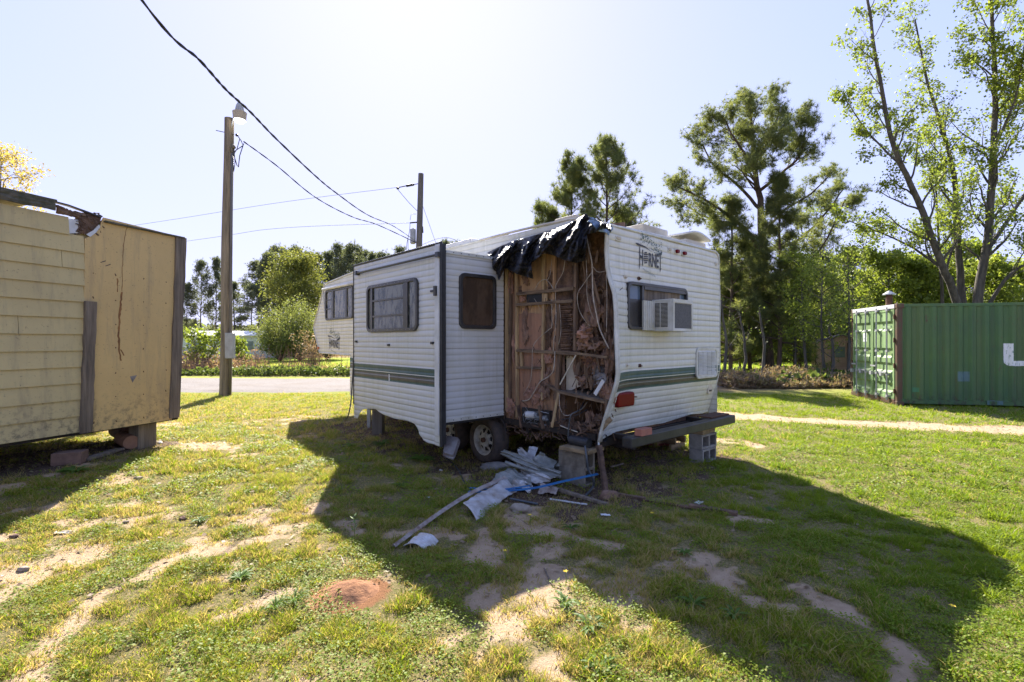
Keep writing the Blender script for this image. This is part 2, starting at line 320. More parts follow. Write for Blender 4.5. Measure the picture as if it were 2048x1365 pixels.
class MB:
    def __init__(s): s.v = []; s.f = []
    def add(s, vs, fs):
        n = len(s.v); s.v += [tuple(v) for v in vs]; s.f += [tuple(i+n for i in f) for f in fs]; return s
    def box(s, a, b):
        x0,y0,z0 = [min(a[i],b[i]) for i in range(3)]; x1,y1,z1 = [max(a[i],b[i]) for i in range(3)]
        return s.add([(x0,y0,z0),(x1,y0,z0),(x1,y1,z0),(x0,y1,z0),(x0,y0,z1),(x1,y0,z1),(x1,y1,z1),(x0,y1,z1)],
                     [(0,3,2,1),(4,5,6,7),(0,1,5,4),(1,2,6,5),(2,3,7,6),(3,0,4,7)])
    def bar(s, p, q, w, d, up=(0,0,1), jit=0, segs=1):
        """rectangular bar from p to q, w across (perp. to up), d along up"""
        p = Vector(p); q = Vector(q); t = (q-p).normalized(); up = Vector(up)
        sx = t.cross(up)
        if sx.length < 1e-3: sx = t.cross(Vector((1,0,0)))
        sx.normalize(); sy = sx.cross(t).normalized()
        vs = []; fs = []
        for k in range(segs+1):
            c = p.lerp(q, k/segs)
            jw = 1+random.uniform(-jit, jit); jd = 1+random.uniform(-jit, jit)
            c = c+sx*random.uniform(-jit, jit)*w*.4+sy*random.uniform(-jit, jit)*d*.4
            for a, b in ((-1,-1),(1,-1),(1,1),(-1,1)): vs.append(c+sx*a*w/2*jw+sy*b*d/2*jd)
        for k in range(segs):
            for j in range(4): fs.append((k*4+j, k*4+(j+1)%4, k*4+4+(j+1)%4, k*4+4+j))
        fs += [(3,2,1,0), tuple(segs*4+i for i in range(4))]
        return s.add(vs, fs)
    def tube(s, pts, r, n=8, cap=True):
        pts = [Vector(p) for p in pts]; m = len(pts)
        rr = r if hasattr(r, '__len__') else [r]*m
        t0 = (pts[1]-pts[0]).normalized(); ref = Vector((0,0,1)) if abs(t0.z) < .9 else Vector((1,0,0))
        nx = t0.cross(ref).normalized(); vs = []; fs = []
        for i, p in enumerate(pts):
            t = (pts[min(i+1,m-1)]-pts[max(i-1,0)]).normalized()
            nx = (nx-t*nx.dot(t)).normalized(); ny = t.cross(nx)
            for k in range(n):
                a = 2*math.pi*k/n; vs.append(p+(nx*math.cos(a)+ny*math.sin(a))*rr[i])
        for i in range(m-1):
            for k in range(n): fs.append((i*n+k, i*n+(k+1)%n, (i+1)*n+(k+1)%n, (i+1)*n+k))
        if cap: fs += [tuple(range(n))[::-1], tuple((m-1)*n+k for k in range(n))]
        return s.add(vs, fs)
    def cyl(s, p, q, r, n=16): return s.tube([p, q], r, n)
    def quad(s, a, b, c, d): return s.add([a,b,c,d], [(0,1,2,3)])
    def prism(s, poly, fn, d0, d1):
        """poly: list of 2D; fn(s,t,d)->3D"""
        n = len(poly); vs = [fn(x,y,d0) for x,y in poly]+[fn(x,y,d1) for x,y in poly]
        fs = [tuple(range(n)), tuple(range(2*n-1, n-1, -1))]+[(i, i+n, (i+1)%n+n, (i+1)%n) for i in range(n)]
        return s.add(vs, fs)
    def ring(s, o, i, fn, d0, d1):
        n = len(o); vs = [fn(x,y,d) for d in (d0,d1) for L_ in (o,i) for x,y in L_]
        fs = []
        for k in range(n):
            j = (k+1)%n
            fs += [(k,j,n+j,n+k), (2*n+k,3*n+k,3*n+j,2*n+j), (k,2*n+k,2*n+j,j), (n+k,n+j,3*n+j,3*n+k)]
        return s.add(vs, fs)
    def grid(s, fn, nu, nv):
        vs = [fn(i/nu, j/nv) for j in range(nv+1) for i in range(nu+1)]
        fs = [(j*(nu+1)+i, j*(nu+1)+i+1, (j+1)*(nu+1)+i+1, (j+1)*(nu+1)+i) for j in range(nv) for i in range(nu)]
        return s.add(vs, fs)
    def blob(s, c, r, seed=0, amp=.35, fr=2.0, sub=3):
        bm = bmesh.new(); bmesh.ops.create_icosphere(bm, subdivisions=sub, radius=1)
        c = Vector(c); r = Vector(r) if hasattr(r, '__len__') else Vector((r,r,r))
        vs = []
        for v in bm.verts:
            n = mnoise.fractal(v.co*fr+Vector((seed*7.1, seed*3.3, 0)), .7, 2, 4)
            q = v.co*(1+amp*n); vs.append(c+Vector((q.x*r.x, q.y*r.y, q.z*r.z)))
        fs = [tuple(v.index for v in f.verts) for f in bm.faces]; bm.free(); return s.add(vs, fs)
    def build(s, name, mat, parent=None, bevel=0, smooth=False, thick=0, frame=False):
        me = bpy.data.meshes.new(name); me.from_pydata(s.v, [], s.f)
        bm = bmesh.new(); bm.from_mesh(me); bmesh.ops.recalc_face_normals(bm, faces=bm.faces); bm.to_mesh(me); bm.free()
        me.materials.append(M[mat])
        if smooth: me.polygons.foreach_set('use_smooth', [True]*len(me.polygons))
        o = bpy.data.objects.new(name, me); link(o, parent)
        if frame: o.location = (CX, CY, 0); o.rotation_euler = (0, 0, TANG)
        if thick: md = o.modifiers.new('solid', 'SOLIDIFY'); md.thickness = thick; md.offset = 0
        if bevel: md = o.modifiers.new('bevel', 'BEVEL'); md.width = bevel; md.segments = 2; md.limit_method = 'ANGLE'
        return o
def rrect(x0, y0, x1, y1, r, n=6):
    pts = []
    for cx, cy, a0 in ((x1-r,y1-r,0),(x0+r,y1-r,90),(x0+r,y0+r,180),(x1-r,y0+r,270)):
        for k in range(n+1): a = R(a0+90*k/n); pts.append((cx+r*math.cos(a), cy+r*math.sin(a)))
    return pts

# ================================================================ GROUND
def seg_d(x, y, a, b):
    ax, ay = a; bx, by = b; dx, dy = bx-ax, by-ay; L = dx*dx+dy*dy+1e-9
    t = np.clip(((x-ax)*dx+(y-ay)*dy)/L, 0, 1); return np.hypot(x-ax-t*dx, y-ay-t*dy)
def gz(x, y):
    x = np.asarray(x, float); y = np.asarray(y, float)
    near = 1-sstep(25, 60, np.hypot(x, y))
    z = (fbm(x*.35, y*.35, 5, 3)-.5)*.10*near + (fbm(x*2.3, y*2.3, 9, 3)-.5)*.035*near
    z = z + .10*np.exp(-((x+5.6)**2/2.2+(y-6.8)**2/6))
    z = z - .07*np.exp(-((x+.35)**2/.6+(y-6.9)**2/.5))
    flat = np.exp(-((x-2.45)**2+(y-6.35)**2)/.5); z = z*(1-flat)
    return z
def gzf(x, y): return float(gz(np.array([x]), np.array([y]))[0])
def GG(px, py):
    z = 0
    for _ in range(4): p = G(px, py, z); z = gzf(p.x, p.y)
    return Vector((p.x, p.y, z))
STREAK = []   # (p, q, radius, strength)
for (x0,y0,x1,y1,rp,s) in [(410,1090,300,1150,26,.95),(290,1150,150,1230,26,.85),(140,1240,40,1365,38,.75),(450,1205,560,1180,26,.95),
        (800,1065,900,1080,20,.8),(700,1040,740,1055,18,.85),(1060,1035,1150,1050,26,.75),(1170,1070,1220,1095,16,.8),(1385,1120,1460,1180,28,1.0),
        (1460,1180,1560,1225,18,.9),(1590,1185,1740,1265,24,1.0),(1740,1260,1830,1345,34,1.0),(1470,1035,1555,1045,16,1.0),(980,1200,1060,1215,22,.6),
        (700,1190,760,1170,40,.5),(880,1050,960,1010,18,.5),(560,1060,640,1095,22,.5),(500,1040,560,1020,12,.6),(1250,1240,1330,1300,22,.6),(1090,1190,1180,1260,20,.45),
        (1440,885,1500,890,14,1.0),(1290,885,1345,885,14,.9),(560,1290,640,1320,22,.45),(300,1010,360,1030,12,.5),(620,1090,700,1150,24,.5),(330,880,420,870,12,.55),(1560,1365,1700,1310,20,.4)]:
    a = G(x0,y0); c = G(x1,y1); STREAK.append(((a.x,a.y),(c.x,c.y), rp*(a.y+c.y)/2/F*1.0, s))
PATH = [G(1300,818), G(1450,830), G(1560,838), G(1700,846), G(1850,853), G(2048,862), Vector((14,8.1,0))]
def path_d(x, y):
    d = None
    for k in range(len(PATH)-1):
        e = seg_d(x, y, PATH[k][:2], PATH[k+1][:2]); d = e if d is None else np.minimum(d, e)
    return d
def bare(x, y):
    x = np.asarray(x, float); y = np.asarray(y, float)
    wx = x+(fbm(x*2.2, y*2.2, 31, 3)-.5)*.35; wy = y+(fbm(x*2.2, y*2.2, 47, 3)-.5)*.45
    n = fbm(x*1.1+3, y*1.1, 3, 4); n2 = fbm(x*5, y*5, 13, 3); n3 = fbm(x*13, y*13, 15, 3)
    left = 1-sstep(-.5, 2.2, x-.12*y)            # the left foreground is thin and dry
    nearf = 1-sstep(9, 13, y)
    b = sstep(.50, .68, n*.65+n2*.35)*(.12+.75*left)*nearf
    for p, q, r, s in STREAK:
        d = seg_d(wx, wy, p, q)/max(r, .05); b = np.maximum(b, s*(1-sstep(.3, 1.9, d+(n2-.5)*2.2+(n3-.5)*1.6)))
    pd = path_d(wx*.5+x*.5, wy*.5+y*.5); b = np.maximum(b, (1-sstep(.28, .70, pd+(n2-.5)*.5))*.95)
    return np.clip(b, 0, 1)
def soil(x, y):    # dark brown soil and litter below the trailer and the shed
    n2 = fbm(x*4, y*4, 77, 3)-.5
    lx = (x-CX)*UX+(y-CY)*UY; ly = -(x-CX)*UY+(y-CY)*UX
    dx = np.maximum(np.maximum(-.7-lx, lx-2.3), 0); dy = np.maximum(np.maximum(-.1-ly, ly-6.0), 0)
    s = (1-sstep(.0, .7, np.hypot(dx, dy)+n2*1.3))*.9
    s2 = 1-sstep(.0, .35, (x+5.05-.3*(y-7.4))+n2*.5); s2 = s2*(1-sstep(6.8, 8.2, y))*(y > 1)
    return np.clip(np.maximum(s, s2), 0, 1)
def road_edges(x):   # near and far edge of the gravel road
    return 16.0+.035*x*0, 22.5
xs = np.concatenate([-np.geomspace(11, 900, 40)[::-1], np.arange(-10.9, 10.95, .075), np.geomspace(11, 900, 40)])
ys = np.concatenate([np.arange(-60, 1.2, 4.0), np.arange(1.2, 13.5, .075), np.geomspace(13.6, 1200, 90)])
X, Yv = np.meshgrid(xs, ys); Z = gz(X, Yv)
V = np.stack([X.ravel(), Yv.ravel(), Z.ravel()], 1); nx, ny = len(xs), len(ys)
ii = (np.arange(ny-1)[:,None]*nx+np.arange(nx-1)[None,:]).ravel()
Fq = np.stack([ii, ii+1, ii+nx+1, ii+nx], 1)
b = NB('ground')
n1 = b.noise(9, 6, .7); n2 = b.noise(45, 5, .75); n3 = b.noise(1.3, 5, .6)
bar_ = b.attr('bare')[2]; soi = b.attr('soil')[2]; drw = b.attr('dry')[2]; pnk = b.attr('road')[2]
sand = b.mix(b.ramp(n1, [(.35,0),(.7,1)]), (.50,.37,.245), (.38,.27,.17))
sand = b.mix(b.ramp(n2, [(.6,0),(.72,.6)]), sand, (.16,.10,.06))
thatch = b.mix(b.ramp(n2, [(.36,0),(.62,1)]), (.12,.11,.035), (.33,.25,.135))
thatch = b.mix(b.ramp(b.noise(120,3), [(.45,0),(.65,.8)]), thatch, (.08,.10,.022))
far = b.mix(b.ramp(n3, [(.3,0),(.7,1)]), (.215,.285,.02), (.27,.315,.03))
dryc = b.mix(b.ramp(n1, [(.3,0),(.7,1)]), (.30,.21,.13), (.22,.15,.09))
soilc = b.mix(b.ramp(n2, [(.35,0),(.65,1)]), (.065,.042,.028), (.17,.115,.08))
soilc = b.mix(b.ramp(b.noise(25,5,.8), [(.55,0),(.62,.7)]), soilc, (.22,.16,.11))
c = b.mix(b.attr('far')[2], thatch, far)
c = b.mix(drw, c, dryc)
rd_ = b.attr('redsoil')[2]
e = b.math('ADD', bar_, b.math('MULTIPLY', b.math('SUBTRACT', n1, .5), .9))
c = b.mix(b.ramp(e, [(.38,0),(.58,1)]), c, sand)
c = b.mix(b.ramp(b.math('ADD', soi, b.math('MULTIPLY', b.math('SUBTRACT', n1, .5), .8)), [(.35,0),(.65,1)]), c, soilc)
c = b.mix(b.ramp(b.math('ADD', rd_, b.math('MULTIPLY', b.math('SUBTRACT', n2, .5), .9)), [(.35,0),(.6,1)]), c, (.24,.12,.06))
b.col(c); b.rough(1.0); b.b.inputs['Specular IOR Level'].default_value = .1
b.bump(b.math('ADD', n2, b.math('MULTIPLY', b.noise(160, 3, .7), .6)), .9, .02); M['ground'] = b.m
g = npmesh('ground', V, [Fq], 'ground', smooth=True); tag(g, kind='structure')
fx, fy = X.ravel(), Yv.ravel()
def pattr(name, val):
    a = g.data.attributes.new(name, 'FLOAT', 'POINT'); a.data.foreach_set('value', np.asarray(val, np.float32))
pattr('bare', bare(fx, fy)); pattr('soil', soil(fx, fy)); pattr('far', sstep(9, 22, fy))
dry = np.maximum(sstep(21.8, 23, fy)*(1-sstep(27, 30, fy)), sstep(46, 50, fy))*(fx < 6)
dry = np.maximum(dry, (sstep(15.6, 17, fy-.2*(fx-10))*(1-sstep(21, 23, fy)))*(fx > 3)*(1-sstep(14,20,fx)))
AH = G(700, 1190); pattr('redsoil', 1-sstep(.14, .36, np.hypot(fx-AH.x, (fy-AH.y)*1.1)))
pattr('dry', dry*.9); pattr('road', fy*0)

# gravel road
b = NB('gravel'); n1 = b.noise(25, 6, .75); n2 = b.noise(.7, 4, .6)
c = b.mix(b.ramp(n1, [(.3,0),(.7,1)]), (.125,.11,.10), (.25,.225,.21)); c = b.mix(b.ramp(n2, [(.45,0),(.7,.6)]), c, (.14,.11,.085))
b.col(c); b.rough(1); b.bump(b.noise(60, 4, .7), .8, .02); M['gravel'] = b.m
rx = np.linspace(-60, 26, 220)
near = 15.4+.5*(vnoise(rx*.6, rx*0, 4)-.5)+.25*(vnoise(rx*3, rx*0, 6)-.5); farr = 21.6+.6*(vnoise(rx*.5, rx*0, 8)-.5)
bend = np.where(rx > 1, (rx-1)*.25, 0)
rows = []
for k in range(13):
    t = k/12; yy = near+(farr-near)*t+bend; rows.append(np.stack([rx, yy, gz(rx, yy)+(.035 if 0 < k < 12 else -.03)], 1))
Vr = np.concatenate(rows); m_ = len(rx); ii = (np.arange(12)[:,None]*m_+np.arange(m_-1)[None,:]).ravel()
ro = npmesh('gravel_road', Vr, [np.stack([ii, ii+1, ii+m_+1, ii+m_], 1)], 'gravel', smooth=True); tag(ro, kind='structure')

# ================================================================ GRASS (stuff)
rng = np.random.default_rng(7)
def in_box(x, y): # keep clear of the road
    return (y < 15.2+.0*x) | (y > 23)
def blades(name, n, y0, y1, hgt, wid, seg, dens_pow=1.0, side=1.35, seed=1, lush=None, thr=None):
    rng = np.random.default_rng(seed)
    u = rng.random(n); y = np.sqrt(y0*y0+u*(y1*y1-y0*y0)); x = (rng.random(n)*2-1)*y*side
    # clumping
    cn = fbm(x*7, y*7, 21, 3); bn = bare(x, y); sn = soil(x, y)
    big = fbm(x*.8, y*.8, 61, 3)
    keep = (np.hypot(x+.985, (y-3.13)*1.1) > .25+.12*rng.random(n)) & (rng.random(n) < np.clip((1-bn*1.05)*(1-.85*sn)*(.25+1.5*sstep(.38,.62,cn)), 0, 1))
    if thr: keep &= (cn*.5+fbm(x*3.1, y*3.1, 55, 3)*.5 > thr)
    pd = (y > 15.1) & (y < 23.5+np.where(x>1,(x-1)*.25,0)) & (x < 22)
    keep &= ~pd
    x, y, bn, cn, big, sn = x[keep], y[keep], bn[keep], cn[keep], big[keep], sn[keep]; n = len(x); z = gz(x, y)
    right = sstep(.2, 2.5, x-.15*y)
    h = hgt*(.45+.9*rng.random(n))*(.55+.9*sstep(.4,.7,cn))*(1-.45*bn)
    w = wid*(.6+.8*rng.random(n)); a = rng.random(n)*2*np.pi; ca, sa = np.cos(a), np.sin(a)
    la = rng.random(n)*2*np.pi; le = h*(.35+1.1*rng.random(n)); lx, ly = np.cos(la)*le, np.sin(la)*le
    dry = rng.random(n) < np.clip(.42*(1-right)+.07+.5*bn+.5*(big-.5)+.25*sn, 0, .85)
    tint = np.where(dry, rng.random(n)*.18, .42+.58*np.clip(.5*rng.random(n)+.9*(big-.3)+.15*right, 0, 1))
    B = np.stack([x, y, z-.004], 1); wv = np.stack([ca*w/2, sa*w/2, np.zeros(n)], 1)
    top = B+np.stack([lx, ly, h], 1)
    if seg == 1:
        Vv = np.stack([B-wv, B+wv, top], 1).reshape(-1,3); Fc = [np.arange(3*n).reshape(-1,3)]; tt = np.repeat(tint, 3)
    else:
        mid = B+np.stack([lx*.35, ly*.35, h*.62], 1)
        Vv = np.stack([B-wv, B+wv, mid+wv*.8, mid-wv*.8, top], 1).reshape(-1,3); i = np.arange(n)*5
        Fc = [np.stack([i,i+1,i+2,i+3],1), np.stack([i+3,i+2,i+4],1)]; tt = np.repeat(tint, 5)
    return Vv, Fc, tt
def leaflets(n, y0, y1, size, seed, thr=.52, side=1.35):
    rng = np.random.default_rng(seed); u = rng.random(n); y = np.sqrt(y0*y0+u*(y1*y1-y0*y0)); x = (rng.random(n)*2-1)*y*side
    c = fbm(x*2.6, y*2.6, 91, 4); bn = bare(x, y); sn = soil(x, y)
    k = (c > thr) & (rng.random(n) > bn*1.1) & (rng.random(n) > sn*.85); x, y, c = x[k], y[k], c[k]; n = len(x)
    z = gz(x, y)+.01+.05*rng.random(n)*np.clip((c-thr)*8, .2, 1)
    a = rng.random(n)*2*np.pi; s = size*(.5+rng.random(n)); tl = (rng.random(n)-.35)*1.1
    d = np.stack([np.cos(a)*np.cos(tl), np.sin(a)*np.cos(tl), np.sin(tl)],1)*s[:,None]; w = np.stack([-np.sin(a), np.cos(a), (rng.random(n)-.5)*.8],1)*s[:,None]*.36
    p = np.stack([x,y,z],1); Vv = np.stack([p, p+d*.5+w, p+d, p+d*.5-w],1).reshape(-1,3)
    return Vv, [np.arange(4*n).reshape(-1,4)], np.repeat(.45+.5*rng.random(n), 4)
def merge(parts):
    V = []; F3 = []; F4 = []; T = []; o = 0
    for v, fs, t in parts:
        for f in fs: (F3 if f.shape[1] == 3 else F4).append(f+o)
        V.append(v); T.append(t); o += len(v)
    fl = []
    if F3: fl.append(np.concatenate(F3))
    if F4: fl.append(np.concatenate(F4))
    return np.concatenate(V), fl, np.concatenate(T)
V_, F_, T_ = merge([blades('g', 430000, 1.3, 4.6, .032, .0042, 2, seed=1), blades('g', 390000, 4.5, 8.5, .040, .0065, 1, seed=2),
                    blades('g', 300000, 1.3, 6.5, .052, .005, 2, seed=8, thr=.575), blades('g', 130000, 6, 12, .06, .010, 2, seed=9, thr=.58), blades('g', 300000, 8.4, 15.2, .045, .012, 1, seed=3), blades('g', 90000, 15, 36, .09, .035, 1, seed=4),
                    leaflets(240000, 1.3, 5.0, .014, 5, .48), leaflets(180000, 5, 9.5, .024, 6, .5)])
go = npmesh('grass', V_, F_, 'grass', tint=T_); tag(go, 'short patchy lawn grass mixed with dry straw and low weeds', 'grass', kind='stuff')
# leaf litter and twigs on the bare soil
def litter(n, seed):
    rng = np.random.default_rng(seed); y = np.sqrt(9+rng.random(n)*(11.5**2-9)); x = (rng.random(n)*2-1)*y*1.05
    s = np.maximum(soil(x, y), .35*bare(x, y)+.08); k = rng.random(n) < s; x, y = x[k], y[k]; n = len(x); z = gz(x, y)+.004+.02*rng.random(n)
    a = rng.random(n)*6.283; L = np.where(rng.random(n) < .3, .06+.1*rng.random(n), .02+.03*rng.random(n)); wd = np.where(L > .055, .004, L*.45)
    d = np.stack([np.cos(a)*L, np.sin(a)*L, (rng.random(n)-.3)*.4*L],1); w = np.stack([-np.sin(a)*wd, np.cos(a)*wd, (rng.random(n)-.5)*wd],1)
    p = np.stack([x,y,z],1); return np.stack([p, p+d*.5+w, p+d, p+d*.5-w],1).reshape(-1,3), [np.arange(4*n).reshape(-1,4)], np.repeat(rng.random(n), 4)
V_, F_, T_ = litter(26000, 4)
lo = npmesh('leaf_litter', V_, F_, 'brush_dry', tint=T_); tag(lo, 'brown dead leaves and twigs scattered over the bare soil', 'leaf litter', kind='stuff')

# ================================================================ TRAILER
TR = thing('travel_trailer', 'white corrugated fifth-wheel travel trailer with its rear side torn open and a slide-out', 'trailer', (CX, CY, 0), TANG)
random.seed(5)
W = 2.69
PITCH = .0762
def crimp(z, d=.0075): return d*math.sqrt(abs(math.sin(math.pi*z/PITCH)))
def interp(x, xs_, ys_): return float(np.interp(x, xs_, ys_))
EZ = [.50,.56,.77,.99,1.22,1.96,2.13,2.29,2.4,2.61,2.9]
EB = [.075,.065,.0,-.08,-.16,-.145,-.125,-.065,-.03,-.015,-.03]
bots = [LB(px, py, .08) for px, py in ((1200,880),(1241,865),(1275,858),(1339,848),(1390,830),(1418,828))]
def rbot(a): return interp(a, [p.x for p in bots], [p.z for p in bots])
def rb(a, z):
    bl = interp(z, EZ, EB); br = interp(z, [.54,1.2], [.175,0]); w_ = math.exp(-(max(a,0)/.27)**1.4)
    return bl*w_+br*(1-w_)+.012*math.sin(a*5+z*1.3)*math.sin(z*4)*.6
def rtop(a):
    e = W-a; r = .12
    return 2.905-(r-math.sqrt(max(0, r*r-(r-e)**2)) if e < r else 0)
def rear(u, v):
    a = W*u; z0 = rbot(a); z1 = rtop(a); z = min(max(PITCH*(6+33*v), z0), z1); hole = .10 if (WX0 < a < WX1 and WZ0 < z < WZ1) else 0
    return Vector((a, rb(a, z)-crimp(z)*min(1, (z1-z)/.05)+hole, z))
WX0 = LB(1253, 610, -.03).x+.02; WX1 = LB(1373, 610, -.03).x-.02; WZ0 = LB(1255, 660, -.03).z+.015; WZ1 = LB(1255, 563, -.03).z-.015
rw = MB().grid(rear, 110, 264).build('rear_wall', 'skin', TR, smooth=True, thick=.003)
def edge_strip(name, pts, wd, dp, mat, parent, up=(1,0,0)):
    m = MB()
    for p, q in zip(pts[:-1], pts[1:]): m.bar(p, q, wd, dp, up)
    return m.build(name, mat, parent, bevel=.003)
zs = np.linspace(.50, 2.90, 26)
m = MB().tube([(-.004, rb(0, z)-.004, z) for z in zs], .019, 8); m.tube([(.02, rb(0,z)-.014, z) for z in zs], .012, 6)
m.tube([(-.004, rb(0,.5), .52), (-.012, .075, .44), (0, .08, .36)], [.016,.008,.003], 6)
m.build('corner_trim', 'trim_white', rw, smooth=True)
m = MB().tube([(W+.002, rb(W, z)-.004, z) for z in np.linspace(.54, 2.80, 14)]+[(W-.03,-.004,2.87),(W-.10,-.004,2.905)], .014, 6); m.build('corner_trim', 'trim_white', rw, smooth=True)
m = MB().tube([(a, -.006+(-.02 if a < .1 else 0), rtop(a)+.004) for a in np.linspace(0, W-.12, 20)], .014, 6)
m.build('roof_trim', 'trim_white', rw, smooth=True)
m = MB()
for k in range(len(bots)-1): m.bar(Vector((bots[k].x, rb(bots[k].x, rbot(bots[k].x))-.004, bots[k].z+.012)), Vector((bots[k+1].x, rb(bots[k+1].x, rbot(bots[k+1].x))-.004, bots[k+1].z+.012)), .012, .035, (0,0,1))
m.build('bottom_trim', 'trim_white', rw)
# --- rear window
fr = lambda x, y, d: Vector((x, -d, y))                      # rear plane: (a, z, outward)
p0 = LB(1253, 610, -.03); p1 = LB(1373, 610, -.03); zt = LB(1255, 563, -.03).z; zb = LB(1255, 660, -.03).z
print('rear window', p0, p1, zt, zb)
x0, x1 = p0.x, p1.x
wf = MB().ring(rrect(x0, zb, x1, zt, .09), rrect(x0+.035, zb+.035, x1-.035, zt-.035, .065), fr, .0, .055).build('window', 'frame_dark', rw, bevel=.004)
MB().prism(rrect(x0+.02, zb+.02, x1-.02, zt-.02, .07), fr, -.03, .012).build('pane', 'glass_sky', wf)
xs1 = x0+(x1-x0)*.235
MB().box((xs1-.02,-.045,zb+.03),(xs1+.02,-.01,zt-.03)).build('sash', 'frame_dark', wf); MB().box((xs1+.021, -.05, zt-.075),(x1-.03,-.012,zt-.033)).build('sash', 'frame_dark', wf)
MB().box((xs1+.02,-.022,zb+.04),(x1-.16,-.014,zt-.07)).build('curtain', 'grey_wood', wf)
m = MB()
for k in range(22): z = zb+.05+k*.0125; m.box((x0+.07,-.024,z),(xs1-.025,-.016,z+.006))
m.box((x0+.04,-.0155,zb+.04),(xs1-.02,-.013,zb+.36)); m.build('screen', 'frame_dark', wf)
# --- marker lights, clips, tail light, vent, hookup box
def lens(px, py, w_, h_, mat, d=.03, name='marker_light', base='trim_white'):
    p = LB(px, py, 0); b0 = -rb(p.x, p.z)
    o = MB().prism(rrect(p.x-w_/2-.012, p.z-h_/2-.012, p.x+w_/2+.012, p.z+h_/2+.012, min(w_,h_)*.45), fr, b0-.005, b0+.018).build(name, base, rw, bevel=.002)
    MB().prism(rrect(p.x-w_/2, p.z-h_/2, p.x+w_/2, p.z+h_/2, min(w_,h_)*.42), fr, b0+.01, b0+.018+d).build('lens', mat, o, bevel=.008)
    return o
lens(1234, 478, .085, .035, 'cream', .01, 'broken_light'); lens(1338, 500, .07, .04, 'cream', .01, 'broken_light')
lens(1352, 504, .07, .045, 'red_lens'); lens(1366, 508, .07, .045, 'red_lens'); lens(1431, 529, .04, .04, 'cream', .01, 'broken_light')
p = LB(1253, 800, -.05); p2 = LB(1236, 800, -.05); p3 = LB(1271, 800, -.05); zt_ = LB(1253, 786, -.05).z; zb_ = LB(1253, 815, -.05).z; b0 = -rb(p.x, p.z)
tl = MB().prism(rrect(p2.x-.01, zb_-.02, p3.x+.005, zt_+.012, .03), fr, b0-.02, b0+.02).build('tail_light', 'trim_white', rw, bevel=.004)
MB().prism(rrect(p2.x+.005, zb_, p3.x, zt_, .035), fr, b0, b0+.075).build('lens', 'red_lens', tl, bevel=.018)
for px, py in ((1247,555),(1276,558),(1246,731),(1278,732)):
    p = LB(px, py, 0); b0 = -rb(p.x, p.z)
    m = MB().prism(rrect(p.x-.024, p.z-.02, p.x+.024, p.z+.02, .008), fr, b0, b0+.016); m.box((p.x-.008,-b0-.035,p.z-.012),(p.x+.02,-b0-.012,p.z+.004)); m.build('clip', 'cream' if px < 1260 else 'rust', rw)
p0 = LB(1392, 725, 0); p1 = LB(1432, 725, 0); zt_ = LB(1412, 699, 0).z; zb_ = LB(1412, 754, 0).z
vt = MB().ring(rrect(p0.x-.02, zb_-.02, p1.x+.01, zt_+.02, .07), rrect(p0.x+.012, zb_+.012, p1.x-.02, zt_-.012, .05), fr, .0, .022).build('vent_door', 'trim_white', rw, bevel=.003)
m = MB().prism(rrect(p0.x+.005, zb_+.005, p1.x-.015, zt_-.005, .05), fr, 0, .012)
for k in range(17):
    z = zb_+.03+(zt_-zb_-.06)*k/17
    for q in range(4):
        xa = p0.x+.035+(p1.x-p0.x-.08)*q/4; m.bar((xa,-.018,z+.006),(xa+(p1.x-p0.x-.08)/4-.012,-.018,z+.006), .012, .010, (0,-.6,.8))
m.build('louvers', 'white_plastic', vt)
p = LB(1423, 779, .03); b0 = -rb(p.x, p.z)
hb = MB().prism(rrect(p.x-.06, p.z-.07, p.x+.06, p.z+.07, .02), fr, b0-.01, b0+.022).build('hookup_box', 'cream', rw, bevel=.004)
MB().box((p.x-.035,-b0-.03,p.z-.035),(p.x+.03,-b0-.02,p.z-.01)).build('latch', 'frame_dark', hb)
# --- writing: name over a pine sprig
def text_mesh(s, fn, size, mat, parent, name='lettering', xs_=1.0):
    cu = bpy.data.curves.new('t', 'FONT'); cu.body = s; cu.size = 1; cu.extrude = 0; cu.offset = .02; cu.space_character = 1.02
    o = bpy.data.objects.new('t', cu); SC.collection.objects.link(o); dg = bpy.context.evaluated_depsgraph_get()
    me = bpy.data.meshes.new_from_object(o.evaluated_get(dg)); bpy.data.objects.remove(o)
    xs2 = [v.co.x for v in me.vertices]; x0_, x1_ = min(xs2), max(xs2)
    bm = bmesh.new(); bm.from_mesh(me); bmesh.ops.subdivide_edges(bm, edges=bm.edges, cuts=1)
    for v in bm.verts: v.co = fn((v.co.x-x0_)/(x1_-x0_), v.co.y/.7)
    bm.to_mesh(me); bm.free(); me.materials.clear(); me.materials.append(M[mat]); me.name = name
    q = bpy.data.objects.new(name, me); link(q, parent); return q
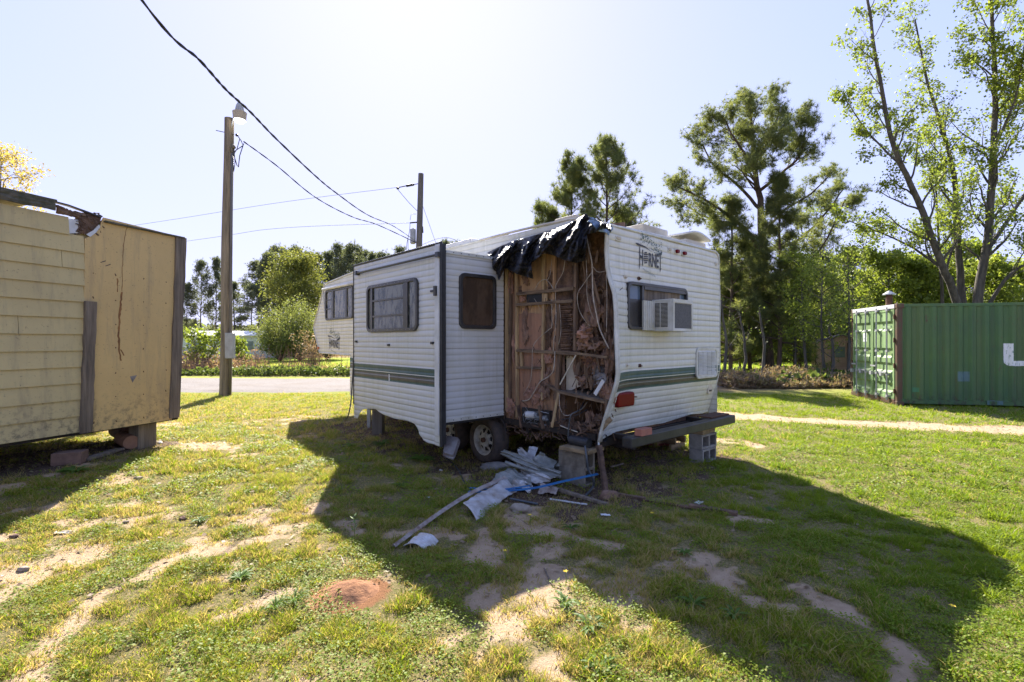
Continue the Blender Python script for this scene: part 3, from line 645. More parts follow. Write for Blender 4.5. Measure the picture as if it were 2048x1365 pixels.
def logo(fn, w_, parent, seed):
    """fn(x,y,d)->local; x,y in units of the logo width"""
    rnd = random.Random(seed)
    def warp(t, y):       # letters: tall at both ends, baseline sags to the right
        h = .30+.10*(abs(t-.5)*2)**3
        return fn(.03+t*.92, -.02+y*h-.03*(y < .2)*(abs(t-.5)*2)**4, .004)
    text_mesh('H   RNET', warp, 1, 'decal_dark', parent)
    m = MB(); c = (.275, .13)                                       # the O is a hornets' nest
    for k in range(6):
        yy = -.11+.045*k; hw = .085*math.sqrt(max(.05, 1-(yy/.14)**2)); m.add([fn(c[0]-hw, c[1]+yy, .004), fn(c[0]+hw, c[1]+yy+.015, .004), fn(c[0]+hw, c[1]+yy+.045, .004), fn(c[0]-hw, c[1]+yy+.03, .004)], [(0,1,2,3)])
    m.build('nest', 'decal_dark', parent)['kind'] = 'stuff'; m = MB()
    m.add([fn(.03,-.02,.004), fn(.075,.0,.004), fn(.02,-.15,.004)], [(0,1,2)]).add([fn(.86,-.03,.004), fn(.93,-.02,.004), fn(.86,-.12,.004)], [(0,1,2)])
    m.add([fn(-.12,.44,.004),fn(-.06,.40,.004),fn(.25,.38,.004),(fn(.55,.30,.004)),fn(.25,.41,.004),fn(-.05,.45,.004)], [(0,1,2,3,4,5)])
    m.build('branch', 'decal_dark', parent)
    m = MB()
    for k in range(150):
        t = rnd.random(); x = .05+t*.88; y = .62-.34*t*.5+rnd.gauss(0, .065)-.12*(t > .5)*(rnd.random() < .7); a = rnd.uniform(-.9, .6); l = rnd.uniform(.03, .06); q = .007
        dx, dy = math.cos(a)*l, math.sin(a)*l; m.add([fn(x,y,.004), fn(x+dx*.5-dy*.2, y+dy*.5+dx*.2, .004), fn(x+dx,y+dy,.004), fn(x+dx*.5+dy*.2,y+dy*.5-dx*.2,.004)], [(0,1,2,3)])
    m.build('leaves', 'decal_green', parent)['kind'] = 'stuff'
    m = MB()
    for k in range(26):                                             # the small script line underneath
        t = k/26; x = .17+.5*t; y = -.12-.12*t+.03*math.sin(k*2.4); x2 = .17+.5*(t+1/26); y2 = -.12-.12*(t+1/26)+.03*math.sin((k+1)*2.4)
        m.add([fn(x,y,.004), fn(x2,y2,.004), fn(x2,y2+.012,.004), fn(x,y+.014,.004)], [(0,1,2,3)])
    m.build('script_line', 'decal_green', parent)
pa = LB(1275, 522, 0); pb = LB(1324, 530, 0); lw = pb.x-pa.x
logo(lambda x, y, d: Vector((pa.x+x*lw, rb(pa.x+x*lw, pa.z)-.010-d, pa.z-.035+y*lw)), lw, rw, 1)
# --- far side wall, roof, floor
def fars(u, v): b_ = 6.68*u+.03; z = .52+(2.86-.52)*v; return Vector((W+crimp(z), b_, z))
MB().grid(fars, 4, 120).build('far_wall', 'skin', TR, smooth=True)
NOS_T = ([6.39,8.07,8.28,8.77],[3.05,2.93,2.62,1.96]); NOS_B = ([6.68,8.38,8.77],[1.34,1.36,1.96])
def roofz(b_): return 2.905+.145*float(sstep(0, .55, b_)) if b_ < 6.39 else interp(b_, *NOS_T)
def rooff(u, v):
    b_ = 8.07*v; return Vector((W*u, b_, roofz(b_)+.03*math.sin(math.pi*u)-.0*v-(.03 if u in (0,1) else 0)))
rf = MB().grid(rooff, 10, 60).build('roof', 'roof_metal_white', TR, smooth=True, thick=.03)
nose = [(6.68,1.34),(8.38,1.36),(8.77,1.96),(8.28,2.62),(8.07,2.93)]
m = MB()
for (b0_, z0_), (b1_, z1_) in zip(nose[:-1], nose[1:]): m.quad((0,b0_,z0_),(W,b0_,z0_),(W,b1_,z1_),(0,b1_,z1_))
m.quad((0,6.68,.52),(W,6.68,.52),(W,6.68,1.34),(0,6.68,1.34)); m.quad((W,6.68,1.34),(W,8.38,1.36),(W,8.77,1.96),(W,6.68,3.0)); m.quad((W,8.77,1.96),(W,8.28,2.62),(W,8.07,2.93),(W,6.68,3.0))
m.build('front_wall', 'skin_plain', TR, thick=.01)
MB().box((.03,.2,.50),(W-.04,6.6,.56)).build('floor', 'rot_wood', TR)
# --- near side wall: strip over the slide-out, wall beside it, nose
def cell(b0_, b1_, zb_, zt_, nb, nz):
    bs = [b0_+(b1_-b0_)*k/20 for k in range(21)]; lo_ = math.floor(min(zb_(q) for q in bs)/PITCH); n_ = nz/8
    def f(u, v):
        b_ = b0_+(b1_-b0_)*u; z = min(max(PITCH*(lo_+n_*v), zb_(b_)), zt_(b_)); return Vector((-crimp(z), b_, z))
    return f
m = MB().grid(cell(.35, 6.4, lambda b_: 2.70, lambda b_: roofz(b_)-.01, 0, 48), 40, 48)
m.grid(cell(4.0, 6.68, lambda b_: .48, lambda b_: 2.70, 0, 240), 8, 240)
m.grid(cell(6.4, 6.68, lambda b_: 2.70, lambda b_: interp(b_, *NOS_T)-.01, 0, 48), 3, 48)
m.grid(cell(6.68, 8.77, lambda b_: interp(b_, *NOS_B), lambda b_: interp(b_, *NOS_T)-.01, 0, 184), 40, 184)
sw = m.build('side_wall', 'skin', TR, smooth=True)
m = MB().tube([(-.01,6.68,1.32),(-.01,8.38,1.345),(-.01,8.78,1.96),(-.01,8.29,2.63),(-.01,8.08,2.945),(-.01,6.4,3.06),(-.01,1.6,3.06)], .018, 6)
m.build('corner_trim', 'trim_white', sw)
# pinkish sun-bleached roof edge strip sagging over the torn part
m = MB().tube([(-.02,2.2,3.06),(-.02,1.5,3.065),(-.015,.9,3.06),(-.0,.5,3.05),(.02,.25,3.02)], .016, 6); m.build('roof_edge_strip', 'cream', sw)
fs = lambda x, y, d: Vector((-d, x, y))                       # side plane: (b, z, outward)
def side_window(x0, x1, z0, z1, off, parent, panes, name='window', gl='glass_dark', bars=(), r=.08):
    f = lambda x, y, d: Vector((-off-d, x, y))
    wf = MB().ring(rrect(x0, z0, x1, z1, r), rrect(x0+.045, z0+.045, x1-.045, z1-.045, r*.7), f, -.01, .03).build(name, 'frame_dark', parent, bevel=.004)
    MB().prism(rrect(x0+.03, z0+.03, x1-.03, z1-.03, r*.7), f, -.02, .006).build('pane', gl, wf)
    m = MB()
    for (xa, za, xb, zb_) in bars: m.box(f(x0+(x1-x0)*xa, z0+(z1-z0)*za, .004), f(x0+(x1-x0)*xb, z0+(z1-z0)*zb_, .024))
    if bars: m.build('sash', 'frame_dark', wf)
    m = MB()
    for k in range(14):
        for zz in (z0+.022, z1-.022): m.box(f(x0+.08+(x1-x0-.16)*k/13-.004, zz-.004, .03), f(x0+.08+(x1-x0-.16)*k/13+.004, zz+.004, .033))
    m.build('screws', 'galv', wf)
    return wf
q0 = LA(708, 600); q1 = LA(653, 600); zt_ = LA(680, 577).z; zb_ = LA(680, 640).z
print('nose window', q0, q1, zt_, zb_)
side_window(q0.y, q1.y, zb_, zt_, .008, sw, None, gl='glass_curtain_reflect', bars=((.68,.05,.75,.95),(.2,.05,.26,.95),(.75,.36,.97,.39),(.75,.66,.97,.69)))
a0 = LA(712, 566, -.06); a1 = LA(646, 580, -.06)
MB().tube([a0, a1], .035, 10).build('window_awning', 'white_plastic', sw, smooth=True)
MB().tube([a1, LA(649, 625, -.03)], .018, 6).build('awning_arm', 'white_plastic', sw)
p = LA(638, 697); MB().prism(rrect(p.y-.04, p.z-.03, p.y+.04, p.z+.03, .02), fs, .01, .035).build('marker_light', 'orange_lens', sw)
pa2 = LA(659, 693, 0); pb2 = LA(682, 693, 0); lw2 = pa2.y-pb2.y
logo(lambda x, y, d: Vector((-.012-d, pa2.y-x*lw2, pa2.z-.02+y*lw2*.9)), lw2, sw, 2)
# --- roof fittings
def roof_box(a_, b_, z_, wx, wy, h_, name, mat, lid=0):
    o = MB().box((a_-wx/2, b_-wy/2, z_),(a_+wx/2, b_+wy/2, z_+h_)).build(name, mat, rf, bevel=.02); return o
roof_box(1.5, .5, 3.03, .62, .40, .13, 'roof_vent', 'cream')
v_ = roof_box(2.28, .34, 2.97, .56, .42, .08, 'roof_vent', 'cream')
m = MB().grid(lambda u, v: Vector((1.98+.62*u, .08+.5*v, 3.085+.07*math.sin(math.pi*min(1,.15+u*.85))+.05*(1-v)*0)), 8, 4); m.build('vent_lid', 'roof_metal_white', v_, thick=.03, smooth=True)
roof_box(.42, .75, 3.05, .5, .35, .11, 'roof_vent', 'cream'); roof_box(.5, 2.2, 3.05, .4, .5, .09, 'roof_vent', 'cream')
roof_box(.9, 3.6, 3.05, .8, 1.0, .26, 'roof_air_conditioner', 'roof_metal_white')
# --- slide-out
SA = -1.03
fb0 = LA(884, 700, SA).y; fb1 = LA(709, 700, SA).y
print('slide', fb0, fb1, LA(887,490,SA), LA(718,533,SA))
bp = [LA(px, py, SA) for px, py in ((868,889),(858,887),(848,881),(840,870),(836,856),(829,848),(815,842),(790,838),(768,830),(758,824),(752,819),(738,818),(725,820),(719,830),(716,838),(705,834))]
bx = [q.y for q in bp]; bz = [q.z for q in bp]
def fasc(u, v):
    b_ = fb0+(fb1-fb0)*u; z0_ = interp(b_, bx, bz); z1_ = 2.80; z = min(max(PITCH*(4+33*v), z0_), z1_)
    k = 1 if b_ > fb0+.13 else 0
    return Vector((SA-crimp(z, .008)*k-.02*(1-k), b_, z))
so_ = MB().grid(fasc, 160, 264).build('slide_out', 'skin_slide', TR, smooth=True, thick=.004)
MB().box((SA-.032, fb0+.022, .47),(SA-.018, fb0+.115, 2.775)).build('edge_strip', 'white_plastic', so_)
MB().box((SA+.02, fb0+.04, .64),(SA+.012, fb1-.05, 2.74)).build('fascia_backing', 'trim_white', so_)
m = MB().tube([(SA-.012, fb0, .34),(SA-.012, fb0-.004, 2.80)], .02, 8)
m.tube([(SA-.01, fb0-.006, 2.812),(SA-.01, fb1+.01, 2.815)], .016, 8); m.tube([(SA-.012, fb1+.006, 2.80),(SA-.012, fb1+.006, .62)], .008, 6)
m.box((SA-.005, fb0-.012, .36),(SA+.05, fb0+.012, 2.80)); m.build('gasket', 'black_rubber', so_, smooth=False)
rp = LA(882, 511, SA); rq = LA(719, 548, SA)
m = MB().tube([Vector((SA-.05, rp.y, rp.z)), Vector((SA-.05, rq.y, rq.z))], .016, 8); m.box((SA-.07, rp.y-.03, rp.z-.03),(SA, rp.y+.03, rp.z+.03)); m.box((SA-.07, rq.y-.03, rq.z-.03),(SA, rq.y+.03, rq.z+.03)); m.build('awning_rail', 'frame_dark', so_)
for px, py in ((777,691),(864,687),(712,684)):
    p = LA(px, py, SA-.02); MB().box((SA-.035, p.y-.025, p.z-.016),(SA, p.y+.025, p.z+.016)).build('latch', 'frame_dark', so_, bevel=.004)
p = LA(873, 583, SA-.02); MB().box((SA-.055, p.y-.03, p.z-.06),(SA-.01, p.y+.02, p.z+.06)).box((SA-.05, p.y-.02, p.z-.01),(SA-.02, p.y+.10, p.z+.015)).build('awning_bracket', 'frame_dark', so_)
q0 = LA(839, 610, SA); q1 = LA(737, 610, SA); zt_ = (LA(839,556,SA).z+LA(737,573,SA).z)/2; zb_ = LA(790, 664, SA).z
print('slide window', q0.y, q1.y, zb_, zt_)
side_window(q0.y, q1.y, zb_, zt_, -SA+.01, so_, None, gl='glass_curtain_reflect', r=.10, bars=((.17,.03,.25,.97),(.87,.04,.91,.97),(.25,.31,.88,.345),(.25,.64,.88,.675),(.25,.03,.88,.07),(.25,.93,.88,.97)))
p = LA(778, 756, SA-.012); m = MB()
for k in range(5): m.box((SA-.013, p.y-.015-.012*(k%2), p.z-.05+.02*k),(SA-.011, p.y+.012, p.z-.04+.02*k+.008))
m.build('scuff', 'white_plastic', so_)
rbk = fb0+.06
def sback(u, v): a_ = SA+.02+(-SA-.02)*u; z = .64+(2.72-.64)*v; return Vector((a_, rbk-crimp(z, .007), z))
sb = MB().grid(sback, 10, 170).build('rear_face', 'skin_plain', so_, smooth=True)
MB().box((SA+.02, rbk-.016, .615),(0, rbk-.002, .66)).build('trim_strip', 'trim_white', so_); MB().box((SA+.02, rbk-.02, 2.70),(0, rbk, 2.74)).build('trim_strip', 'trim_white', so_)
m = MB()
for k in range(9): a_ = SA+.08+k*.118; m.cyl((a_, rbk-.020, .637),(a_, rbk-.016, .637), .007, 6); m.cyl((a_, rbk-.024, 2.72),(a_, rbk-.02, 2.72), .007, 6)
m.build('screws', 'frame_dark', so_)
f2 = lambda x, y, d: Vector((x, rbk-d, y))
w0 = LB(917, 600, rbk).x; w1 = LB(990, 600, rbk).x; zt_ = (LB(917,548,rbk).z+LB(990,552,rbk).z)/2; zb_ = LB(950, 659, rbk).z
sw2 = MB().ring(rrect(w0, zb_, w1, zt_, .085), rrect(w0+.045, zb_+.045, w1-.045, zt_-.045, .06), f2, -.01, .035).build('window', 'frame_dark', so_, bevel=.004)
MB().prism(rrect(w0+.03, zb_+.03, w1-.03, zt_-.03, .06), f2, -.02, .01).build('pane', 'glass_brown', so_)
MB().box((SA+.03, rbk+.01, 2.68),(.02, fb1-.1, 2.73)).build('slide_roof', 'roof_metal_white', so_)
MB().box((SA+.03, rbk+.01, .58),(.02, fb1-.1, .63)).build('slide_floor', 'steel_black', so_)
def sfront(u, v): a_ = SA+.02+(-SA-.02)*u; z = .64+(2.72-.64)*v; return Vector((a_, fb1-.06, z))
MB().grid(sfront, 2, 2).build('front_face', 'skin_plain', so_)
# --- chassis
m = MB()
for a_ in (.42, 2.2): m.box((a_-.03, -.1, .38),(a_+.03, 8.0 if False else 6.6, .50))
for b_ in (.15, 1.3, 2.4, 3.6, 5.0, 6.4): m.box((.06, b_-.03, .42),(2.6, b_+.03, .50))
m.build('chassis', 'chassis', TR)
MB().box((.02, .15, .50),(.06, 1.72, .57)).build('floor_edge', 'chassis', TR); MB().box((.0,1.72,.5),(.05,6.6,.6)).build('floor_edge', 'chassis', TR)
# wheels
def wheel(b_, a_out, zc, sgn=-1):
    Rt, Rr, wd = .335, .205, .20
    f = lambda r, t, d: Vector((a_out-sgn*d*1.0, b_+r*math.cos(t), zc+r*math.sin(t)))
    N = 48; prof = [(Rr-.005,.02),(Rr+.01,.0),(Rr+.05,-.018),(Rt-.05,-.02),(Rt-.018,-.005),(Rt,.03),(Rt+.003,.10),(Rt,.17),(Rt-.018,.205),(Rt-.05,.22),(Rr,.2)]
    vs = []; fs_ = []
    for k in range(N):
        for j, (r, d) in enumerate(prof):
            rr = r-(.008 if (4 <= j <= 8 and k % 2) else 0); vs.append(f(rr, 2*math.pi*k/N, d))
    n = len(prof)
    for k in range(N):
        for j in range(n-1): fs_.append((k*n+j, k*n+j+1, ((k+1)%N)*n+j+1, ((k+1)%N)*n+j))
    wh = MB().add(vs, fs_).build('wheel', 'tyre', TR, smooth=True)
    prof = [(Rr,.0),(Rr+.006,-.006),(Rr-.012,.004),(Rr-.022,.045),(Rr-.05,.055)]; vs = []; fs_ = []; n = len(prof)
    for k in range(N):
        for j, (r, d) in enumerate(prof): vs.append(f(r, 2*math.pi*k/N, d))
    for k in range(N):
        for j in range(n-1): fs_.append((k*n+j, k*n+j+1, ((k+1)%N)*n+j+1, ((k+1)%N)*n+j))
    m = MB().add(vs, fs_)
    for k in range(8):                                  # spokes
        t = 2*math.pi*k/8+.2; hw0, hw1 = .055/.16, .32
        def q(r, t_, d): return f(r, t_, d)
        m.add([q(.085,t-.30,.02),q(.085,t+.30,.02),q(Rr-.04,t+.11,.05),q(Rr-.04,t-.11,.05)], [(0,1,2,3)])
    m.prism([(r_*math.cos(a_), r_*math.sin(a_)) for r_, a_ in [(.095, 2*math.pi*k/24) for k in range(24)]], lambda x, y, d: Vector((a_out-sgn*d, b_+x, zc+y)), .015, .05)
    m.build('rim', 'rim', wh, smooth=False)
    MB().prism([(.18*math.cos(2*math.pi*k/24), .18*math.sin(2*math.pi*k/24)) for k in range(24)], lambda x, y, d: Vector((a_out-sgn*d, b_+x, zc+y)), .08, .1).build('brake_drum', 'chassis', wh)
    MB().cyl(Vector((a_out-sgn*.03*-1*0, b_, zc))+Vector((-.03 if sgn < 0 else .03,0,0))*0+Vector((sgn*.02,0,0)), Vector((a_out-sgn*.05, b_, zc)), .035, 12).build('hub', 'rust', wh)
    return wh
wheel(2.01, -.11, .245); wheel(2.90, -.11, .265); wheel(2.01, W+.08, .33, 1); wheel(2.90, W+.08, .33, 1)
for b_ in (2.01, 2.90): MB().cyl((.05, b_, .27),(W-.1, b_, .30), .035, 8).build('axle', 'rust', TR)
m = MB().tube([(-.04,1.60,.30),(-.04,1.64,.50),(-.03,1.75,.585),(-.02,2.0,.61)], .012, 6); m.build('fender_edge', 'chassis', TR)
# --- bumper
bm_ = MB().box((-.02,-.36,.495),(2.42,-.24,.605)).build('bumper', 'steel_black', TR, bevel=.012)
MB().cyl((-.022,-.30,.55),(-.019,-.30,.55), .014, 10).build('bolt_hole', 'black_rubber', bm_)
MB().box((1.85,-.30,.607),(2.36,-.10,.625)).build('bracket', 'rust', bm_)
MB().box((.3,-.245,.50),(.38,.3,.55)).build('arm', 'chassis', bm_); MB().box((2.1,-.245,.50),(2.18,.3,.55)).build('arm', 'chassis', bm_)
# --- torn side: what shows behind the missing skin
def A_(px, py, a=.05): return LA(px, py, a)
def Abar(px0, py0, px1, py1, w_, a=.04, dep=.035, mat='stud', name='stud', jit=.06):
    p = A_(px0, py0, a); q = A_(px1, py1, a)
    return MB().bar(p, q, w_, dep, (1,0,0), jit, max(3, int((p-q).length/.12))).build(name, mat, TR)
bR = A_(1150, 600, .12).y; zT = 2.95
def ppanel(px0, px1, z0, z1, a, mat, name='inner_panel', amp=.012, sd_=0, da=0):
    b0_ = A_(px0, 600, a).y; b1_ = A_(px1, 600, a).y
    def f(u, v):
        b_ = b0_+(b1_-b0_)*u; z = z0+(z1-z0)*v; n = mnoise.fractal(Vector((b_*4+sd_, z*4, sd_)), .8, 2, 4)
        aa = a+da*u+amp*n; return Vector((aa, max(b_, rb(aa, z)+.05), z+.02*n*(v in (0,1))))
    return MB().grid(f, 24, 48).build(name, mat, TR, smooth=True)
ppanel(1002, 1036, .55, 3.0, .085, 'ply', sd_=1); ppanel(1034, 1086, .62, 1.98, .075, 'ply_red', sd_=2); ppanel(1034, 1112, 1.9, 3.0, .09, 'ply_pale', sd_=3)
ppanel(1084, 1120, .6, 1.98, .095, 'ply', sd_=4, amp=.02); ppanel(1110, 1156, 1.44, 3.0, .10, 'rot_wood', sd_=5, amp=.03); ppanel(1108, 1131, .60, 1.48, .11, 'rot_wood', sd_=15, amp=.03)
# right portion: deeper, rotten, up to the rear wall
ppanel(1148, 1236, 1.22, 3.0, .20, 'insul_dirty', 'torn_insulation', .07, 6, .22)
ppanel(1160, 1215, 1.5, 2.6, .17, 'rot_wood', 'inner_panel', .05, 8, .10)
# lower-right cavity
m = MB().box((.9,.2,.55),(.93,.85,1.3)).box((.12,.74,.55),(.95,.77,1.25)); m.build('cavity_wall', 'ply', TR)
ppanel(1100, 1236, .50, .62, .06, 'rot_wood', 'rotten_sill', .05, 9)
m = MB().grid(lambda u, v: Vector((.0+.9*u, .75-.55*v, .60+.05*mnoise.noise(Vector((u*6,v*6,3))))), 20, 20); m.build('rotten_floor', 'rot_wood', TR, smooth=True)
# opening
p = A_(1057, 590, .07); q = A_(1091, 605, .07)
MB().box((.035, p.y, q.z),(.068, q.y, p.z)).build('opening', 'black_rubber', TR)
# studs and rails
for args in [(1014,500,1014,822,.05,'stud'),(1022,560,1020,800,.035,'stud_dark'),(1033,545,1035,835,.035,'stud'),(1088,570,1085,800,.032,'stud'),(1092,590,1094,606,.02,'stud'),(1152,520,1150,702,.035,'stud_dark'),
             (1118,600,1116,700,.04,'stud_dark'),(1120,700,1112,800,.05,'stud_dark'),(1006,520,1008,840,.03,'stud_dark'),(1043,703,1044,736,.035,'stud')]:
    Abar(*args[:5], mat=args[5], a=.045 if args[5] == 'stud' else .06)
for args in [(1034,589,1148,578,.04),(1033,611,1145,603,.035),(1034,702,1156,708,.04),(1034,736,1084,737,.035),(1156,708,1215,716,.03)]:
    Abar(*args, mat='batten', name='rail', a=.03, dep=.03)
Abar(1087,490,1087,572,.05, mat='stud', a=.06); Abar(1110,500,1108,600,.03, mat='ply_pale', a=.07)
MB().box(Vector((.03, A_(1086,604).y, A_(1086,606).z)), Vector((.05, A_(1096,604).y, A_(1096,588).z))).build('block', 'stud', TR)
# lath remains (horizontal slats, rotten) px 1118-1148
m = MB()
for k in range(24):
    y = 610+k*4.2+random.uniform(-1,1); m.bar(A_(1119+random.uniform(0,4), y, .07), A_(1148-random.uniform(0,9), y-1+random.uniform(-1,1), .07), .012, .02, (1,0,0), .3, 3)
m.build('lath', 'rot_wood', TR)
# shelf and lower compartment
p0, p1, p2 = A_(1090,768,.05), A_(1121,785,.05), A_(1212,805,.05)
m = MB().bar(p0, p1, .03, .05, (1,0,0)).bar(p1, p2, .03, .05, (1,0,0)); m.build('shelf_edge', 'batten', TR)
m = MB().add([p1+Vector((.0,0,.012)), p2+Vector((0,0,.012)), p2+Vector((.6,0,.012)), p1+Vector((.6,0,.012))], [(0,1,2,3)]); m.build('shelf', 'grey_wood', TR, thick=.015)
Abar(1215,800,1211,850,.03, mat='stud_dark'); Abar(1117,787,1104,855,.035, a=.0, mat='stud', dep=.012, name='loose_slat', jit=.02)
Abar(1152,711,1120,770,.014, a=.02, mat='cream', dep=.01, name='trim_piece', jit=0)
# cream board
q = [A_(1133,709,.16), A_(1176,714,.30), A_(1172,768,.30), A_(1132,786,.16)]
m = MB().add(q, [(0,1,2,3)]); m.build('cream_board', 'cream', TR, thick=.008)
# furnace
p = A_(1046, 815, .06); q = A_(1101, 852, .06)
fu = MB().box((.04, p.y, q.z),(.30, q.y, p.z)).build('furnace', 'steel_black', TR)
c0 = A_(1055, 830, .03); c1 = A_(1072, 832, .03)
MB().cyl(c0, c1, .047, 14).build('motor', 'white_plastic', fu, smooth=False)
MB().cyl(c1+Vector((0,-.01,0)), c1+Vector((0,-.05,0)), .042, 12).cyl(A_(1086,838,.03), A_(1094,838,.03), .035, 10).build('blower', 'galv', fu)
m = MB()
for k in range(14):
    a_ = A_(random.uniform(1046,1100), random.uniform(816,850), .02); bq = A_(random.uniform(1046,1100), random.uniform(816,850), .02); m.tube([a_, (a_+bq)/2+Vector((-.03,0,random.uniform(-.04,.04))), bq], .004, 4)
m.bar(A_(1048,846,.03), A_(1092,851,.03), .02, .02, (1,0,0)); m.build('bracket', 'galv', fu)
Abar(1078,812,1086,858,.03, a=.0, mat='stud_dark', name='broken_slat'); Abar(1036,812,1043,856,.025, a=.02, mat='rot_wood', name='broken_slat')
# insulation clumps
def clump(px, py, a, r, mat, sd_, name='insulation'):
    MB().blob(A_(px, py, a), r, sd_, .9, 2.4, 3).build(name, mat, TR, smooth=False)
for i, (px, py, a, r, mt) in enumerate([(1023,818,.05,(.035,.07,.11),'insul_pink'),(1021,565,.06,(.03,.05,.16),'insul_pink'),(1170,668,.08,(.06,.09,.08),'insul_pink'),(1187,625,.14,(.06,.10,.18),'insul_dirty'),
        (1188,690,.2,(.12,.17,.07),'insul_dirty'),(1165,690,.12,(.06,.08,.06),'insul_dirty'),(1098,715,.06,(.03,.06,.08),'insul_pink'),(1090,775,.05,(.03,.08,.12),'insul_dirty'),(1065,790,.05,(.03,.13,.08),'insul_pink'),
        (1050,655,.07,(.02,.05,.2),'insul_dirty'),(1195,725,.3,(.1,.12,.10),'insul_pink'),(1178,765,.25,(.12,.14,.07),'insul_dirty'),(1205,760,.16,(.08,.09,.07),'cloth_grey'),(1198,745,.2,(.06,.07,.06),'cloth_grey'),
        (1045,598,.06,(.015,.05,.035),'insul_pink'),(1218,640,.12,(.05,.035,.25),'rot_wood'),(1219,720,.10,(.05,.04,.20),'insul_dirty'),(1215,560,.14,(.05,.04,.2),'rot_wood'),(1030,690,.06,(.025,.04,.22),'insul_pink'),(1100,650,.09,(.03,.05,.25),'rot_wood'),(1192,570,.20,(.06,.12,.10),'rot_wood')]):
    clump(px, py, a, r, mt, i)
Abar(1207,762,1190,790,.045, a=-.0, mat='white_plastic', name='loose_panel', dep=.012, jit=.03)
Abar(1222,838,1200,862,.05, a=.0, mat='crib_wood', name='loose_panel', dep=.015, jit=.1)
rnd_ = random.Random(77)
for i in range(26):
    px = rnd_.choice([rnd_.uniform(1150,1226), rnd_.uniform(1150,1226), rnd_.uniform(1038,1148)]); py = rnd_.uniform(540, 850); a = .10 if px < 1150 else rnd_.uniform(.06,.2); s_ = rnd_.uniform(.5, 1.2)
    if py > 780 and px < 1110: continue
    clump(px, py, a, (.02*s_+.015, .05*s_, rnd_.uniform(.04,.12)*s_), rnd_.choice(['insul_dirty','rot_wood','insul_pink','rot_wood']), 50+i)
m = MB()
for k in range(42):
    p = A_(rnd_.uniform(1150,1212), rnd_.uniform(520,850), rnd_.uniform(.05,.18)); L = rnd_.uniform(.08,.3); d = Vector((rnd_.uniform(-.3,.3), rnd_.uniform(-.25,.25), 1)).normalized()
    m.bar(p, p+d*L, rnd_.uniform(.012,.04), .004, (1,.3*rnd_.uniform(-1,1),0), .35, 4)
m.build('torn_panel_strips', 'stud_dark', TR)['kind'] = 'stuff'
# hanging wires and cables
def wire(pts, r=.006, mat='cable_white', name='cable', n=6):
    P2 = [A_(px, py, a) for px, py, a in pts]; out = []
    for i in range(len(P2)-1):
        a0_, a1_, a2_, a3_ = P2[max(i-1,0)], P2[i], P2[i+1], P2[min(i+2,len(P2)-1)]
        for k in range(5):
            t = k/5; out.append(.5*((2*a1_)+(a2_-a0_)*t+(2*a0_-5*a1_+4*a2_-a3_)*t*t+(3*a1_-a0_-3*a2_+a3_)*t**3))
    out.append(P2[-1]); MB().tube(out, r*.62, n).build(name, mat, TR, smooth=True)
wire([(1172,470,.05),(1178,500,.02),(1184,530,.0),(1186,590,.0),(1192,625,.0),(1200,660,.02),(1218,698,.02)], .014)
wire([(1172,515,.03),(1174,560,.02),(1174,590,.02),(1180,620,.04),(1188,640,.08)]); wire([(1184,545,.01),(1165,572,.0),(1155,590,.0),(1158,620,.02),(1172,645,.05),(1180,652,.06)])
wire([(1186,535,.0),(1196,545,.02),(1212,543,.06)], .005); wire([(1213,545,.05),(1214,600,.05),(1213,665,.05)], .007)
wire([(1070,580,.0),(1078,566,.0),(1090,560,.0),(1100,568,.0),(1106,578,.0)], .007); wire([(1104,520,.03),(1100,550,.02),(1094,562,.02)], .005); wire([(1130,520,.03),(1126,545,.02),(1115,565,.02),(1111,580,.02),(1112,640,.02),(1108,680,.02),(1106,706,.02)], .007)
wire([(1103,600,.02),(1104,650,.02),(1098,660,.02),(1080,675,.02),(1066,695,.0),(1064,735,.0),(1060,765,.0),(1046,790,.02)], .006); wire([(1110,704,.0),(1107,740,.0),(1096,755,.0),(1080,765,.0),(1068,785,.0),(1058,800,.0),(1045,803,.02)], .012)
wire([(1068,598,.03),(1072,604,.02),(1082,622,.02)], .004); wire([(1119,610,.03),(1122,660,.02),(1117,690,.02)], .005); wire([(1119,790,.0),(1119,810,.0),(1124,826,.0),(1135,832,.0),(1160,822,.1),(1175,805,.2)], .006, 'cable_white')
wire([(1170,800,.3),(1160,820,.1),(1143,830,-.02),(1138,850,-.03),(1136,880,-.03)], .013, 'hose_grey', 'hose'); wire([(1100,850,.05),(1120,842,.05),(1145,835,.1),(1175,820,.2)], .01, 'cable_black'); wire([(1192,735,.1),(1188,770,.05),(1178,790,.05)], .005, 'cable_black')
wire([(1227,580,.05),(1229,640,.06),(1226,690,.05)], .006); wire([(1120,852,.0),(1135,858,.0),(1155,865,.0)], .010, 'cream')
# splinters and shreds over the torn area
m = MB(); m2 = MB()
for k in range(560):
    px = random.uniform(1006, 1228); py = random.uniform(520, 870)
    if px < 1150 and py < 800 and random.random() < .72: continue
    a = random.uniform(.0, .16)+(.1 if px > 1150 else 0); p = A_(px, py, a); L = random.uniform(.03, .16); d = Vector((random.uniform(-.4,.4), random.uniform(-.5,.5), random.choice([-1,1])*random.uniform(.3,1))).normalized()
    (m if k % 3 else m2).bar(p, p+d*L, random.uniform(.003,.014), .004, (1,0,.2), .3, 2)
m.build('splinters', 'rot_wood', TR)['kind'] = 'stuff'; m2.build('shreds', 'stud_dark', TR)['kind'] = 'stuff'
m = MB(); 
for k in range(110):
    px = random.uniform(1008, 1205); p = A_(px, 858+random.uniform(-14,16), random.uniform(0,.1)); m.bar(p, p+Vector((random.uniform(-.05,.05), random.uniform(-.12,.12), random.uniform(-.10,.05))), random.uniform(.006,.025), .008, (1,0,0), .3, 2)
m.build('rotten_edge', 'rot_wood', TR)['kind'] = 'stuff'
